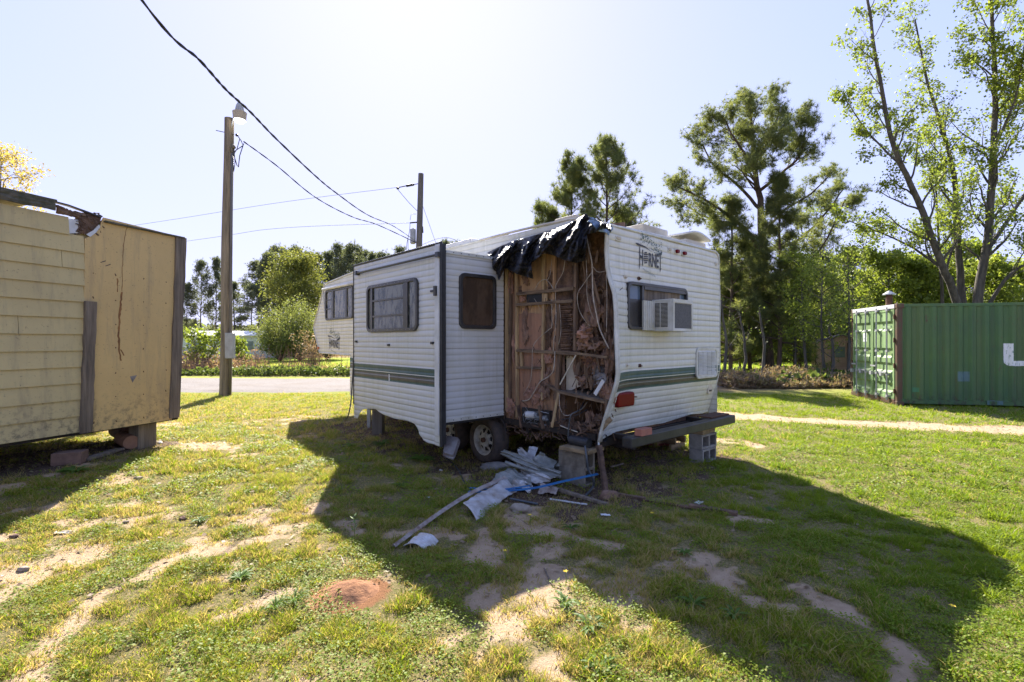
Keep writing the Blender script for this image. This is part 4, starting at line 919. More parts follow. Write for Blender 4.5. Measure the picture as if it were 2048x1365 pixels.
# --- tarp (a thing of its own)
UP = [(975,506,.0),(1004,492,-.02),(1030,482,-.02),(1060,474,-.02),(1100,462,-.03),(1136,450,-.03),(1160,436,-.05),(1172,428,-.08),(1180,436,-.05),(1200,444,-.03),(1222,450,-.02)]
LO = [(982,530),(998,562),(1010,536),(1034,549),(1067,559),(1060,530),(1088,507),(1108,512),(1128,521),(1152,527),(1168,523),(1173,495),(1171,470),(1190,466),(1212,458),(1222,466)]
def poly_at(L_, t, k):
    f = t*(len(L_)-1); i = min(int(f), len(L_)-2); return L_[i][k]*(1-(f-i))+L_[i+1][k]*(f-i)
def tarpf(u, v):
    ux = poly_at(UP, u, 0); uy = poly_at(UP, u, 1); lx_ = poly_at(LO, u, 0); ly_ = poly_at(LO, u, 1)
    px = ux+(lx_-ux)*v; py = uy+(ly_-uy)*v; base = -.05-.10*math.sin(math.pi*min(v*.8+.1,1))
    w1_ = abs(mnoise.noise(Vector((px*.042+py*.012, py*.016, 1.7)))); w2_ = abs(mnoise.noise(Vector((px*.13+py*.07, py*.05, 5.1)))); w3_ = mnoise.fractal(Vector((px*.2, py*.2, 2)), .7, 2, 3)
    a = base-.38*(.3-w1_)*(v > 0)*min(1, v*4)-.16*(.25-w2_)*min(1, v*5)-.018*w3_
    p = LA(px, py, min(a, -.03)); return p
tp = MB().grid(tarpf, 130, 46).build('plastic_tarp', 'tarp', None, smooth=True, thick=.004, frame=True)
tag(tp, 'torn black plastic tarp draped over the roof edge above the torn-open wall', 'tarp')
m = MB().grid(lambda u, v: (lambda p: Vector((p.x, p.y, p.z)))(LB(1178+44*u+4*math.sin(v*5), 436+16*u+22*v*(.4+.6*u)-3*math.sin(u*9), -.04-.03*abs(mnoise.noise(Vector((u*5,v*4,0)))))), 24, 10)
tb = m.build('tarp_scrap', 'tarp_blue', None, smooth=True, thick=.003, frame=True); tag(tb, 'pale blue scrap of torn tarp caught on the top rear corner of the trailer roof', 'tarp scrap')
# --- window air conditioner (sits in the rear window)
a1_ = LB(1299, 620, 0).x; bo = LA(1345, 620, a1_).y; a2_ = LB(1384, 620, bo).x
zb2 = LB(1345, 663, bo).z; zt2 = LB(1345, 598, bo).z
print('ac', a1_, a2_, bo, zb2, zt2)
AC = thing('window_air_conditioner', 'white window air conditioner jutting out of the rear trailer window', 'air conditioner', (CX, CY, 0), TANG)
MB().box((a1_, bo, zb2),(a2_, -.03, zt2)).build('cabinet', 'ac_white', AC, bevel=.006)
m = MB()
for k in range(19):
    z = zb2+.05+(zt2-zb2-.09)*k/19
    for (ba, bb) in ((.20,.50),(.54,.84)): m.box((a1_-.003, bo*(1-ba)*1.0, z),(a1_-.001, bo*(1-bb), z+.009))
m.build('side_vents', 'frame_dark', AC)
MB().box((a1_+.035, bo-.003, zb2+.035),(a2_-.03, bo-.0012, zt2-.05)).build('coil', 'ac_dark', AC)
m = MB().box((a1_, bo-.012, zb2),(a1_+.03, bo+.0, zt2)).box((a2_-.028, bo-.012, zb2),(a2_, bo, zt2)).box((a1_+.0301, bo-.0115, zt2-.045),(a2_-.0281, bo, zt2-.001)).box((a1_+.0301, bo-.0115, zb2+.001),(a2_-.0281, bo, zb2+.03)); m.build('grille_frame', 'ac_white', AC, bevel=.002)
m = MB()
aL = LB(1277, 620, 0).x
for k in range(11): x = aL+(a1_-aL)*k/11; m.box((x, -.075-.008*(k%2), zb2+.01),(x+(a1_-aL)/11, -.05, zt2-.02))
m.build('side_curtain', 'ac_white', AC)
# brick on the bumper
br = MB().box((.13,-.385,.607),(.33,-.295,.68)).build('brick', 'brick', None, bevel=.004, frame=True); tag(br, 'orange-red brick lying on the near end of the black trailer bumper', 'brick')

# ================================================================ YELLOW SHED
random.seed(8)
EX, EY = -4.99, 7.40; SXv = Vector((-.318,-.948)).normalized(); SNv = Vector((-SXv.y, SXv.x))
SNv = Vector((.948,-.318)).normalized(); SANG = math.atan2(SXv.y, SXv.x)
def SH(px, py, off=0.0):
    r = ray(px, py); k = (EX*SNv.x+EY*SNv.y+off)/(r[0]*SNv.x+r[1]*SNv.y); x, y = r[0]*k, k
    return Vector(((x-EX)*SXv.x+(y-EY)*SXv.y, off, HC+r[2]*k))
SD = thing('yellow_shed', 'yellow painted shed with lap siding, a cracked plywood panel and rotten roof edge', 'shed', (EX, EY, 0), SANG)
sB = SH(168, 640).x; zB = SH(355, 835).z; zTp = SH(365, 478).z; LEN = 6.5
print('shed', sB, zB, zTp, SH(0,888).z, SH(0,400).z, SH(0,380).z)
f3 = lambda x, y, d: Vector((x, d, y))
MB().box((.03,-.03,zB+.03),(LEN,-4.2,zTp-.06)).build('wall_core', 'yellow_board', SD)
wl = MB()
ptop = SH(0, 402).z; EXPO = .2035; nb_ = 0; z = zB
boards = []
while z < ptop-.05:
    h_ = min(EXPO, ptop-z); x0_ = sB+random.uniform(0,.006)
    if z+h_ > ptop-.03-EXPO*.0 and h_ > .1: pass
    top_ = z+h_+.012; ends = [x0_, LEN]
    k = nb_
    if k in (12, 13) or z > ptop-.22: ends = [SH(137, 450).x, LEN]
    if k == 10: ends = [x0_, SH(122, 515).x, LEN]
    if k == 6: ends = [x0_, SH(35, 645).x, LEN]
    if k == 3: ends = [x0_, SH(-60, 800).x, LEN]
    for a_, c_ in zip(ends[:-1], ends[1:]):
        a_ += .0025; c_ -= .0025; sag = random.uniform(-.002,.002)
        wl.add([(a_,.004,top_),(c_,.004,top_),(c_,.024,z+sag),(a_,.024,z),(a_,-.004,top_),(c_,-.004,top_),(c_,.008,z+sag),(a_,.008,z)], [(0,1,2,3),(7,6,5,4),(3,2,6,7),(0,4,5,1),(0,3,7,4),(1,5,6,2)])
    z += EXPO; nb_ += 1
wl.build('lap_siding', 'yellow_board', SD)
pp = [SH(*q) for q in ((162,868),(168,478),(178,474),(190,466),(199,452),(205,436),(356,474),(342,840))]
pan = MB().prism([(p.x, p.z) for p in pp], f3, .004, .018).build('plywood_panel', 'yellow_panel', SD)
def post(qs, d0, d1, name='corner_post'):
    P4 = [SH(*q) for q in qs]; m = MB(); n = 14
    bl, br_, tr, tl_ = P4
    for k in range(n):
        t0, t1 = k/n, (k+1)/n
        j = lambda t, s_: (random.Random(int(t*977)+s_).uniform(-.006,.006))
        a = bl.lerp(tl_, t0); b_ = br_.lerp(tr, t0); c_ = tr.lerp(br_, 1-t1); d_ = tl_.lerp(bl, 1-t1)
        quad = [(a.x+j(t0,1), a.z), (b_.x+j(t0,2), b_.z), (c_.x+j(t1,2), c_.z), (d_.x+j(t1,1), d_.z)]
        vs = [f3(x, y, d) for d in (d0, d1) for x, y in quad]
        m.add(vs, [(4,5,6,7),(0,4,7,3),(1,2,6,5)]+([(0,1,5,4)] if k == 0 else [])+([(3,7,6,2)] if k == n-1 else []))
    return m.build(name, 'grey_wood', SD)
post(((336,838),(355,835),(369,478),(349,473)), .0, .045); post(((156,868),(179,864),(188,605),(166,603)), .019, .06, 'batten_post')
# rotten roof edge, fascia and loose metal strip
def fas(u, v):
    q = SH(-140+245*u, 0).x; zt__ = SH(0,380).z; zb__ = SH(0,401).z; n = mnoise.fractal(Vector((q*5, v*3, 1)), .7, 2, 4)
    return Vector((q, .05+.014*n, zb__+(zt__-zb__)*v+.006*n))
MB().grid(fas, 80, 8).build('roof_fascia', 'moss_wood', SD, thick=.02)
m = MB(); a = SH(112,414).x; b_ = SH(158,430).x
m.grid(lambda u, v: Vector((a+(b_-a)*u, .02+.02*mnoise.noise(Vector((u*9,v*4,1))), SH(0,401).z-.02+(.10-.07*u)*v+.02*mnoise.noise(Vector((u*14,v*3,7)))*v)), 24, 6); m.build('rotten_rafter', 'rot_wood', SD, thick=.03)
hp = [SH(*q) for q in ((150,440),(152,470),(172,468),(185,462),(198,447),(204,434),(185,428),(165,426))]
MB().prism([(p.x, p.z) for p in hp], f3, -.028, .002).build('rotten_hole', 'rot_wood', SD)
m = MB()
for k in range(60):
    p = SH(random.uniform(152,203), random.uniform(428,466), .0); m.bar(p+Vector((0,.004,0)), p+Vector((random.uniform(-.07,.07), random.uniform(.0,.03), random.uniform(-.05,.03))), random.uniform(.004,.02), .006, (0,1,0), .3, 2)
m.build('splinters', 'rot_wood', SD)['kind'] = 'stuff'
wp = [SH(*q) for q in ((137,438),(156,441),(158,455),(150,464),(160,467),(137,468))]
MB().prism([(p.x, p.z) for p in wp], f3, .003, .006).build('white_wrap', 'white_plastic', SD)
wp = [SH(*q) for q in ((170,470),(184,462),(196,450),(198,455),(190,466),(178,475))]
MB().prism([(p.x, p.z) for p in wp], f3, .019, .024).build('torn_edge', 'white_plastic', SD)
p, q = SH(106,404,.0), SH(200,435,.0); c_ = SH(136,412)
MB().bar(p, c_, .05, .018, (0,0,1), .05, 3).bar(c_, q, .05, .018, (0,0,1), .05, 4).build('loose_metal_strip', 'steel_black', SD)
p, q = SH(148,425), SH(170,432); MB().bar(p, q, .04, .03, (0,0,1)).build('loose_batten', 'stud_dark', SD)
MB().add([(-.03,.06,zTp+.005),(SH(205,0).x,.06,zTp+.005),(SH(205,0).x,-4.3,zTp+.02),(-.03,-4.3,zTp+.02)], [(0,1,2,3)]).build('roof', 'moss_wood', SD, thick=.02)
MB().add([(SH(108,0).x,.06,zTp+.13),(LEN,.06,zTp+.13),(LEN,-4.3,zTp+.16),(SH(108,0).x,-4.3,zTp+.16)], [(0,1,2,3)]).build('roof', 'moss_wood', SD, thick=.02)
# cracks in the panel
m = MB()
def crack(pts, w0):
    P2 = []; m = MB()
    for (x0_,y0_),(x1_,y1_) in zip(pts[:-1], pts[1:]):
        n = max(2, int(abs(y1_-y0_)/5))
        for k in range(n): P2.append((x0_+(x1_-x0_)*k/n+random.uniform(-.8,.8), y0_+(y1_-y0_)*k/n))
    L = [SH(x-w0*random.uniform(.3,1), y) for x, y in P2]; Rr = [SH(x+w0*random.uniform(.3,1), y) for x, y in P2]
    for k in range(len(P2)-1): m.add([f3(L[k].x, L[k].z, .020), f3(Rr[k].x, Rr[k].z, .020), f3(Rr[k+1].x, Rr[k+1].z, .020), f3(L[k+1].x, L[k+1].z, .020)], [(0,1,2,3)])
    m.build('crack', 'bare_wood', SD)
crack([(253,450),(249,470),(245,492),(243,536),(242,589)], .9); crack([(242,585),(239,610),(237,630),(235,668),(237,700),(240,728)], 3.0); crack([(233,558),(233,575),(233,590)], 1.6); crack([(240,700),(249,718)], 2.0)
m = MB()
for (qx, qy) in [(q_, 0) for q_ in (185,230,285,330)]:
    for zz_ in np.arange(zB+.08, zTp-.5, .32): m.cyl(Vector((SH(qx,600).x+random.uniform(-.01,.01), .017, zz_+random.uniform(-.03,.03))), Vector((SH(qx,600).x, .0195, zz_)), .006, 6)
m.build('nail_heads', 'rust', SD)['kind'] = 'stuff'
t_ = [SH(*q) for q in ((258,754),(272,751),(263,766))]; MB().prism([(p.x,p.z) for p in t_], f3, .019, .022).build('tear', 'cloth_grey', SD)
for qx, qy in ((204,523),(214,530)): 
    p = SH(qx, qy); MB().prism([(p.x-.03,p.z+.012),(p.x+.03,p.z-.02),(p.x+.028,p.z-.028),(p.x-.03,p.z)], f3, .019, .0215).build('scuff', 'decal_dark', SD)
# legs, floor
for s_, y_, w_ in ((.28,-.10,.26),(.06,-.5,.2),(2.6,-.5,.25),(5,-.5,.25),(.2,-3.8,.25),(3,-3.8,.25)):
    MB().box((s_, y_-.2, -.05),(s_+w_, y_, zB+.03)).build('leg', 'pole_wood' if s_ == .28 else 'stud_dark', SD, bevel=.01)
MB().box((.02,-.02,zB-.04),(LEN,-4.2,zB)).build('floor', 'chassis', SD)
# things lying under its edge
def on_ground(px, py): return GG(px, py)
p = on_ground(262, 900); o = MB()
ax = Vector((-.75,.62,.0)); cz_ = Vector((0,0,.10))
o.tube([p+cz_-ax*.02, p+cz_+ax*.10, p+cz_+ax*.5], [.095,.10,.095], 14); tag(o.build('cut_log', 'log_wood', None), 'short cut log with its pale sawn end showing under the yellow shed', 'log')
p = on_ground(228, 905)+Vector((-.35,.7,0)); tag(MB().tube([p+Vector((0,0,.12)), p+Vector((-.4,.3,.12))], [.12,.12], 14).build('cut_log', 'brick_dark', None), 'dark log lying in the shade deeper under the yellow shed, behind the pale log', 'log')
p = on_ground(140, 928); o = MB().box((-.15,-.1,0),(.15,.1,.15)).build('brick_block', 'brick_dark', None, bevel=.006); o.location = p; o.rotation_euler = (0,0,.35); tag(o, 'dusty brown block on the ground under the edge of the yellow shed', 'block')
a = on_ground(170, 925); b_ = on_ground(240, 903); tag(MB().bar(a+Vector((0,0,.03)), b_+Vector((0,0,.03)), .12, .03, (0,0,1), .08, 5).build('old_board', 'grey_wood', None), 'weathered grey board lying below the yellow shed between the block and the log', 'board')

# ================================================================ LAMP POLE
bx_, by_ = -8.69, 14.9
LP = thing('lamp_pole', 'weathered wooden pole with a security lamp on top and an electric meter box', 'utility pole', (bx_, by_, 0))
m = MB(); pts = []; 
for k in range(18): t = k/17; pts.append((.12*t+.012*math.sin(t*9), .01*math.sin(t*7), -.3+8.66*t))
m.tube(pts, [.17-.04*k/17 for k in range(18)], 14); m.build('pole', 'pole_wood', LP, smooth=False)
m = MB().tube([(.20,-.09,-.1),(.23,-.09,3.5),(.26,-.08,7.35)], .038, 8); m.tube([(.26,-.08,7.3),(.26,-.08,7.45),(.30,-.10,7.50),(.34,-.12,7.42)], .055, 8); m.build('conduit', 'pole_grey', LP, smooth=True)
MB().box((.14,-.26,1.10),(.38,-.11,1.86)).build('meter_box', 'galv_box', LP, bevel=.012)
m = MB().tube([(.2,-.05,7.95),(.24,-.05,8.2),(.32,-.05,8.45),(.42,-.05,8.55)], .025, 6).build('lamp_arm', 'galv', LP, smooth=True)
lx = .47
m = MB().tube([(lx,-.05,8.50),(lx,-.05,8.56),(lx,-.05,8.72),(lx,-.05,8.78),(lx,-.05,8.84)], [.15,.13,.10,.07,.04], 14)
lh = m.build('lamp_head', 'galv_box', LP, smooth=False)
MB().tube([(lx,-.05,8.52),(lx,-.05,8.44),(lx,-.05,8.28)], [.20,.19,.175], 16, False).build('lamp_shade', 'lamp_shade', lh, smooth=True)
MB().tube([(lx,-.05,8.44),(lx,-.05,8.30),(lx,-.05,8.22),(lx,-.05,8.19)], [.15,.15,.12,.04], 14).build('bulb', 'lamp_glass_glow', lh, smooth=True)
m = MB().tube([(-.25,-.04,7.98),(.3,-.04,7.86)], .012, 5); m.blob((.38,-.04,7.84), .045, 1, .1, 1, 2)
m.tube([(.4,-.05,7.83),(.52,-.05,7.66),(.6,-.1,7.5),(.3,-.1,7.3),(.42,-.1,6.9),(.46,-.1,6.85),(.5,-.1,7.2),(.62,-.1,7.56)], .014, 5); m.tube([(.33,-.1,7.4),(.36,-.1,7.0),(.32,-.1,6.72),(.30,-.1,7.2)], .012, 5); m.tube([(.5,-.1,7.7),(.42,-.1,7.4),(.3,-.1,7.2)], .012, 5)
m.build('service_loop', 'cable_black', LP, smooth=True)
# far pole
PX, PY = P(837,0,24).x, 24.0
FP = thing('utility_pole', 'bare wooden utility pole with a small transformer rising behind the slide-out', 'utility pole', (PX, PY, 0))
MB().tube([(-.08,0,-.2),(0,0,5),(.12,0,9.78)], [.19,.16,.13], 12).build('pole', 'pole_grey', FP)
MB().tube([(-.26,-.05,6.35),(-.26,-.05,6.4),(-.26,-.05,7.05),(-.26,-.05,7.1)], [.10,.14,.14,.08], 12).build('transformer', 'galv_box', FP)
m = MB().tube([(.0,-.05,9.28),(-.2,-.05,9.24)], .02, 5); m.tube([(-.2,-.05,9.24),(-.22,-.05,9.235),(-.58,-.05,9.17),(-.6,-.05,9.17)], [.02,.06,.06,.02], 8); m.tube([(-.6,-.05,9.17),(-.95,-.05,9.1)], .025, 5); m.blob((-1.0,-.05,9.06), .07, 1, .2, 2, 2); m.tube([(-.05,-.05,7.4),(-.4,-.05,7.37)], .035, 6); m.tube([(.18,0,7.2),(.2,0,6.9)], .05, 6); m.build('insulators', 'steel_black', FP)
m = MB().tube([(-1.0,-.05,9.0),(-.75,-.05,8.7),(-.45,-.05,8.35),(-.05,-.05,7.95)], .012, 4)
m.tube([(-.4,-.05,7.35),(-.42,-.05,7.0),(-.55,-.05,6.4),(-.6,-.05,5.9),(-.3,-.05,5.7),(.0,-.05,5.8)], .012, 4); m.tube([(-.4,-.05,7.5),(-.35,-.05,7.8),(-.1,-.05,7.8)], .01, 4); m.tube([(-.5,-.05,6.6),(-.5,-.05,6.1),(-.35,-.05,5.85),(-.1,-.05,5.9)], .012, 4); m.build('jumper_wires', 'cable_black', FP)
m = MB().tube([(.14,0,8.4),(.9,.2,6.2),(2.0,.6,3.0),(3.0,.9,.1)], .010, 4); m.build('guy_wire', 'galv', FP)
def spl(pts, n=10):
    P2 = [Vector(p) for p in pts]; out = []
    for i in range(len(P2)-1):
        a0_, a1_, a2_, a3_ = P2[max(i-1,0)], P2[i], P2[i+1], P2[min(i+2,len(P2)-1)]
        for k in range(n): t = k/n; out.append(.5*((2*a1_)+(a2_-a0_)*t+(2*a0_-5*a1_+4*a2_-a3_)*t*t+(3*a1_-a0_-3*a2_+a3_)*t**3))
    return out+[P2[-1]]
def cable(pts, r, name, label, mat='cable_dull', twist=0):
    c = spl(pts); m = MB()
    if twist:
        for s_ in (0, math.pi): m.tube([p+Vector((math.cos(i*1.1+s_), 0, math.sin(i*1.1+s_)))*twist for i, p in enumerate(c)], r, 5)
    else: m.tube(c, r, 5)
    tag(m.build(name, mat, None, smooth=True), label, 'cable')
cable([(-2.3,.9,4.6),P(283,0,3.9),P(400,122,4.4),P(452,180,4.86),P(499.5,223.5,5.38),P(553,279,6.2),P(630,352,7.67),P(674,388,9.2),P(736,431,11.9),P(790,455,16.5),(PX-.1,PY-.1,6.45)], .0085, 'overhead_cable', 'thick twisted overhead cable running from top left past the lamp to the far pole', twist=.006)
cable([(bx_+.62,by_-.1,7.62),P(553,332,16.2),P(630,395,17.9),P(703,434,19.8),P(756,451,21.6),(PX-.1,PY-.1,6.4)], .013, 'overhead_cable', 'lower overhead cable sagging from the lamp pole to the far utility pole', twist=.010)
cable([(PX-1.0,PY-.05,9.1),P(553,407,27),P(280,450,31),P(-200,520,40)], .010, 'power_line', 'upper thin power line running left from the top of the far utility pole', 'cable_grey')
cable([(PX-.4,PY-.05,7.37),P(553,458,27),P(368,484,30),P(-200,560,40)], .010, 'power_line', 'lower thin power line running left from the far utility pole', 'cable_grey')
cable([(PX+.1,PY,6.3),P(893,476,27),P(940,497,30),P(1010,530,36)], .014, 'overhead_cable', 'short cable running right from the far pole down behind the trailer roof', 'cable_grey')

# ================================================================ SHIPPING CONTAINER
KX, KY = 9.75, 12.45; e1 = Vector((.98,-.2)).normalized(); CANG = math.atan2(e1.y, e1.x)
CT = thing('shipping_container', 'green corrugated shipping container with rusty corner post and locked doors at its left end', 'shipping container', (KX, KY, -.02), CANG)
def corr(x, p=.28, d=.046):
    t = (x/p) % 1; return d*(1-np.clip(abs((t-.5)*2)*2.6-.75, 0, 1))
CL = 6.06; xs_c = np.unique(np.concatenate([np.arange(0, CL-.2, .28/24)]))
m = MB(); z0_, z1_ = .17, 2.50
n = len(xs_c); vs = [(float(x)+.11, float(-corr(x))+.03, z0_+(z1_-z0_)*j/6) for j in range(7) for x in xs_c]
m.add(vs, [(j*n+i, j*n+i+1, (j+1)*n+i+1, (j+1)*n+i) for j in range(6) for i in range(n-1)]); m.build('side_panel', 'green_paint', CT)
m = MB().box((.11,-.0,.06),(CL,.06,.17)).box((.11,-.005,2.50),(CL,.06,2.575)); m.build('rails', 'green_paint', CT, bevel=.008)
for x_, y_ in ((0,0),(0,2.33),(CL-.1,0),(CL-.1,2.33)):
    c_ = MB().box((x_,y_,.1),(x_+.12,y_+.11,2.47)).build('corner_post', 'rusty_green', CT, bevel=.01)
    for za_, zb3 in ((2.47,2.59),(0,.115)): MB().box((x_-.008,y_-.012,za_),(x_+.15,y_+.12,zb3)).build('corner_casting', 'rusty_green', c_, bevel=.012)
MB().box((.02,.02,.1),(CL-.02,2.4,.14)).build('floor', 'chassis', CT)
def rfn(u, v): x = CL*u; return Vector((x, .06+2.32*v, 2.56+.012*math.sin(x*30)))
MB().grid(rfn, 200, 2).build('roof', 'green_paint', CT)
MB().box((.02,2.36,.1),(CL,2.42,2.55)).box((CL-.08,.0,.1),(CL-.04,2.4,2.55)).build('back_panels', 'green_paint', CT)
MB().box((-.02,.11,2.47),(.10,2.33,2.575)).build('door_header', 'white_plastic', CT, bevel=.008); MB().box((-.015,.11,.02),(.10,2.33,.15)).build('door_sill', 'rusty_green', CT, bevel=.008)
for d_ in (0, 1):
    y0_ = .125+d_*1.10; y1_ = y0_+1.085
    prof = [(.155,.0),(.30,.0),(.36,.035),(.50,.035),(.56,.0),(.82,.0),(.88,.035),(1.02,.035),(1.08,.0),(1.20,.0),(1.26,.035),(1.40,.035),(1.46,.0),(1.9,.0),(1.96,.035),(2.1,.035),(2.16,.0),(2.45,0)]
    vs = []; 
    for z_, d2 in prof: vs += [(.0+d2, y0_+.05, z_),(.0+d2, y1_-.05, z_)]
    m = MB().add(vs, [(2*i, 2*i+1, 2*i+3, 2*i+2) for i in range(len(prof)-1)]); m.box((-.012,y0_,.155),(.04,y0_+.055,2.46)).box((-.012,y1_-.055,.155),(.04,y1_,2.46)).box((-.010,y0_+.05,2.40),(.04,y1_-.05,2.455)).box((-.010,y0_+.05,.157),(.04,y1_-.05,.22))
    dr = m.build('door', 'green_door', CT)
    for q in (.26,.78):
        yy = y0_+q; m = MB().tube([(-.05,yy,.10),(-.05,yy,2.52)], .019, 8)
        for z_ in (.18,.75,1.35,1.9,2.42): m.box((-.068,yy-.045,z_),(-.005,yy+.045,z_+.055))
        rod = m.build('lock_rod', 'galv_box', dr)
        m = MB().box((-.085,yy-.02,.80 if q < .5 else .95),(-.07,yy+.36 if q < .5 else yy+.25,.84 if q < .5 else .99)); m.box((-.09,yy+.2,.72),(-.02,yy+.3,.82)); m.build('handle', 'galv_box', dr)
    for z_ in (.3,.95,1.6,2.2): MB().cyl((-.02,.105 if d_ == 0 else 2.335,z_),(-.02,.105 if d_ == 0 else 2.335,z_+.12), .02, 6).build('hinge', 'rust', dr)
    if d_ == 1:
        MB().box((-.002,y0_+.30,1.62),(-.0005,y0_+.50,1.86)).build('placard', 'paint_white', dr)
    else:
        m = MB()
        for k in range(8): m.box((-.002,y0_+.12+k*.055,1.98),(-.0005,y0_+.155+k*.055,2.04))
        for k in range(6): m.box((-.002,y0_+.2+k*.055,1.80),(-.0005,y0_+.225+k*.055,1.84))
        m.build('stencil_marks', 'stencil', dr)
# painted letter, following the corrugation
def CS(px, py):
    r = ray(px, py); nx_, ny_ = -e1.y, e1.x; k = (KX*nx_+KY*ny_)/(r[0]*nx_+r[1]*ny_); x, y = r[0]*k, k
    return ((x-KX)*e1.x+(y-KY)*e1.y, HC+r[2]*k+.02)
lx0, lz1 = CS(2007, 688); lx1, _ = CS(2026, 688); _, lz0 = CS(2030, 733); _, lz2 = CS(2030, 723)
lw_ = lx1-lx0; RR = .17; print('letter', lx0, lx1, lz0, lz2, lz1)
m = MB(); g_ = .008; xx = np.arange(lx0-.005, lx0+1.0, g_); zz = np.arange(lz0-.005, lz1+.005, g_); rnd = random.Random(4)
def inU(x, z):
    j = .006*mnoise.noise(Vector((x*40, z*40, 0)))
    if z > lz1 or x < lx0+j or z < lz0+j: return False
    for sx in (0, 1):
        X_ = x-lx0 if sx == 0 else lx0+.95-x
        if X_ < 0: return False
        if X_ < RR and z-lz0 < RR:
            r_ = math.hypot(RR-X_, RR-(z-lz0)); 
            if r_ > RR+j: return False
            if X_ < lw_ or z < lz2+(lz2-lz0)*.5*(1-X_/RR): return True
            return False
    X_ = min(x-lx0, lx0+.95-x)
    return X_ < lw_+j or z < lz2+j
for x in xx:
    for z in zz:
        if inU(x+g_/2, z+g_/2): 
            y0_ = float(-corr(x-.11))+.027; y1_ = float(-corr(x+g_-.11))+.027; m.quad((x,y0_,z),(x+g_,y1_,z),(x+g_,y1_,z+g_),(x,y0_,z+g_))
m.build('painted_letter', 'paint_white', CT)
def patch(px0, py0, px1, py1, mat, name):
    x0_, z1_ = CS(px0, py0); x1_, z0_ = CS(px1, py1); m = MB(); n = 40
    for k in range(n):
        xa = x0_+(x1_-x0_)*k/n; xb = x0_+(x1_-x0_)*(k+1)/n; m.quad((xa, float(-corr(xa-.11))+.027, z0_),(xb, float(-corr(xb-.11))+.027, z0_),(xb, float(-corr(xb-.11))+.027, z1_),(xa, float(-corr(xa-.11))+.027, z1_))
    m.build(name, mat, CT)
patch(1915,744,1940,764,'patch_blue','repair_patch'); patch(1973,802,2011,811,'patch_blue','repair_patch'); patch(1826,776,1838,785,'patch_green','paint_touch_up')
m = MB().cyl((.12,.62,2.56),(.12,.62,2.86), .075, 12); o = m.build('vent_pipe', 'rust', CT); MB().tube([(.12,.62,2.86),(.12,.62,2.88),(.12,.62,2.97)], [.15,.15,.02], 12).build('rain_cap', 'galv', o)

# ================================================================ FAR BUILDINGS
FBd = thing('mobile_home', 'long low white building beyond the road at the left', 'building', (P(400,0,45).x, 45, 0), R(4))
MB().box((-9,0,0),(5.2,4,2.05)).build('wall', 'far_white', FBd); MB().add([(-9.2,-.3,2.1),(5.4,-.3,2.1),(5.4,2,2.55),(-9.2,2,2.55),(5.4,4.3,2.1),(-9.2,4.3,2.1)], [(0,1,2,3),(3,2,4,5)]).build('roof', 'roof_metal_white', FBd, thick=.08)
for x_ in (-3,-.8,1.8,4): MB().box((x_,-.03,.8),(x_+.7,.0,1.6)).build('window', 'window_far', FBd)
MB().box((3.0,-.04,.0),(3.8,.0,1.8)).build('door', 'window_far', FBd)
BS = thing('brown_shed', 'small brown shed with pitched roof among saplings at the wood edge', 'shed', (P(1676,0,29).x, 29, -.05), R(-28))
bl_ = MB()
for k in range(10): bl_.box((-1.25,-1.5+.0,.02+k*.155),(1.25,1.5,.165+k*.155)) if k == 0 else bl_.box((-1.25+.008*(k%2),-1.5+.008*(k%2),.02+k*.155),(1.25-.008*(k%2),1.5,.02+(k+1)*.155-.001))
bl_.add([(-1.25,-1.5,1.57),(1.25,-1.5,1.57),(0,-1.5,1.98)], [(0,1,2)]).add([(-1.25,1.5,1.57),(1.25,1.5,1.57),(0,1.5,1.98)], [(0,1,2)])
bl_.build('wall', 'shed_brown', BS)
MB().add([(-1.4,-1.65,1.52),(0,-1.65,2.02),(0,1.6,2.02),(-1.4,1.6,1.52),(1.4,-1.65,1.52),(1.4,1.6,1.52)], [(0,1,2,3),(1,4,5,2)]).build('roof', 'roof_brown', BS, thick=.05)
m = MB()
for x_ in (-1.22,-.45,.3,1.18): m.box((x_-.03,-1.53,.0),(x_+.03,-1.50,1.57))
m.build('corner_boards', 'stud_dark', BS)
MB().box((-.28,-1.53,.75),(.18,-1.505,1.35)).build('window', 'window_far', BS)
WS = thing('white_shed', 'pale wall of a small shed just right of the brown shed, behind the container door', 'shed', (P(1722,0,31).x, 31, 0), R(0))
MB().box((-.55,0,0),(1.2,2.2,1.85)).build('wall', 'far_white', WS); MB().box((-.62,-.08,1.85),(1.3,2.3,1.92)).build('roof', 'roof_brown', WS)

# ================================================================ SUPPORTS AND JUNK
def cinder(name, label, loc, rot, group='concrete blocks propping the trailer', mt='concrete'):
    """0.39 x 0.19 x 0.19 block, cores along local y"""
    o_ = rrect(-.195,-.095,.195,.095,.008,1); h1 = rrect(-.165,-.065,-.018,.065,.025,3); h2 = rrect(.018,-.065,.165,.065,.025,3)
    bm = bmesh.new(); 
    m = MB()
    for lo_, hi_ in ((-.195,-.165),(-.018,.018),(.165,.195)): m.box((lo_,-.095,-.095),(hi_,.095,.095))
    for zz_ in ((-.095,-.065),(.065,.095)):
        for lo_, hi_ in ((-.165,-.018),(.018,.165)): m.box((lo_,-.0945,zz_[0]+.0005),(hi_,.0945,zz_[1]-.0005))
    o = m.build(name, mt, None, bevel=.004); o.location = loc; o.rotation_euler = rot; return tag(o, label, 'block', group)
lr = lambda a, b_, z: loc2w((a, b_, z))
q = G(1405, 930, 0); A2 = ((q.x-CX)*UX+(q.y-CY)*UY, -(q.x-CX)*UY+(q.y-CY)*UX)
gz0 = gzf(q.x, q.y)
cinder('concrete_block', 'lower concrete block of the pair under the far end of the bumper', lr(A2[0]+.195, A2[1]+.095, gz0+.09), (0,0,TANG+.02))
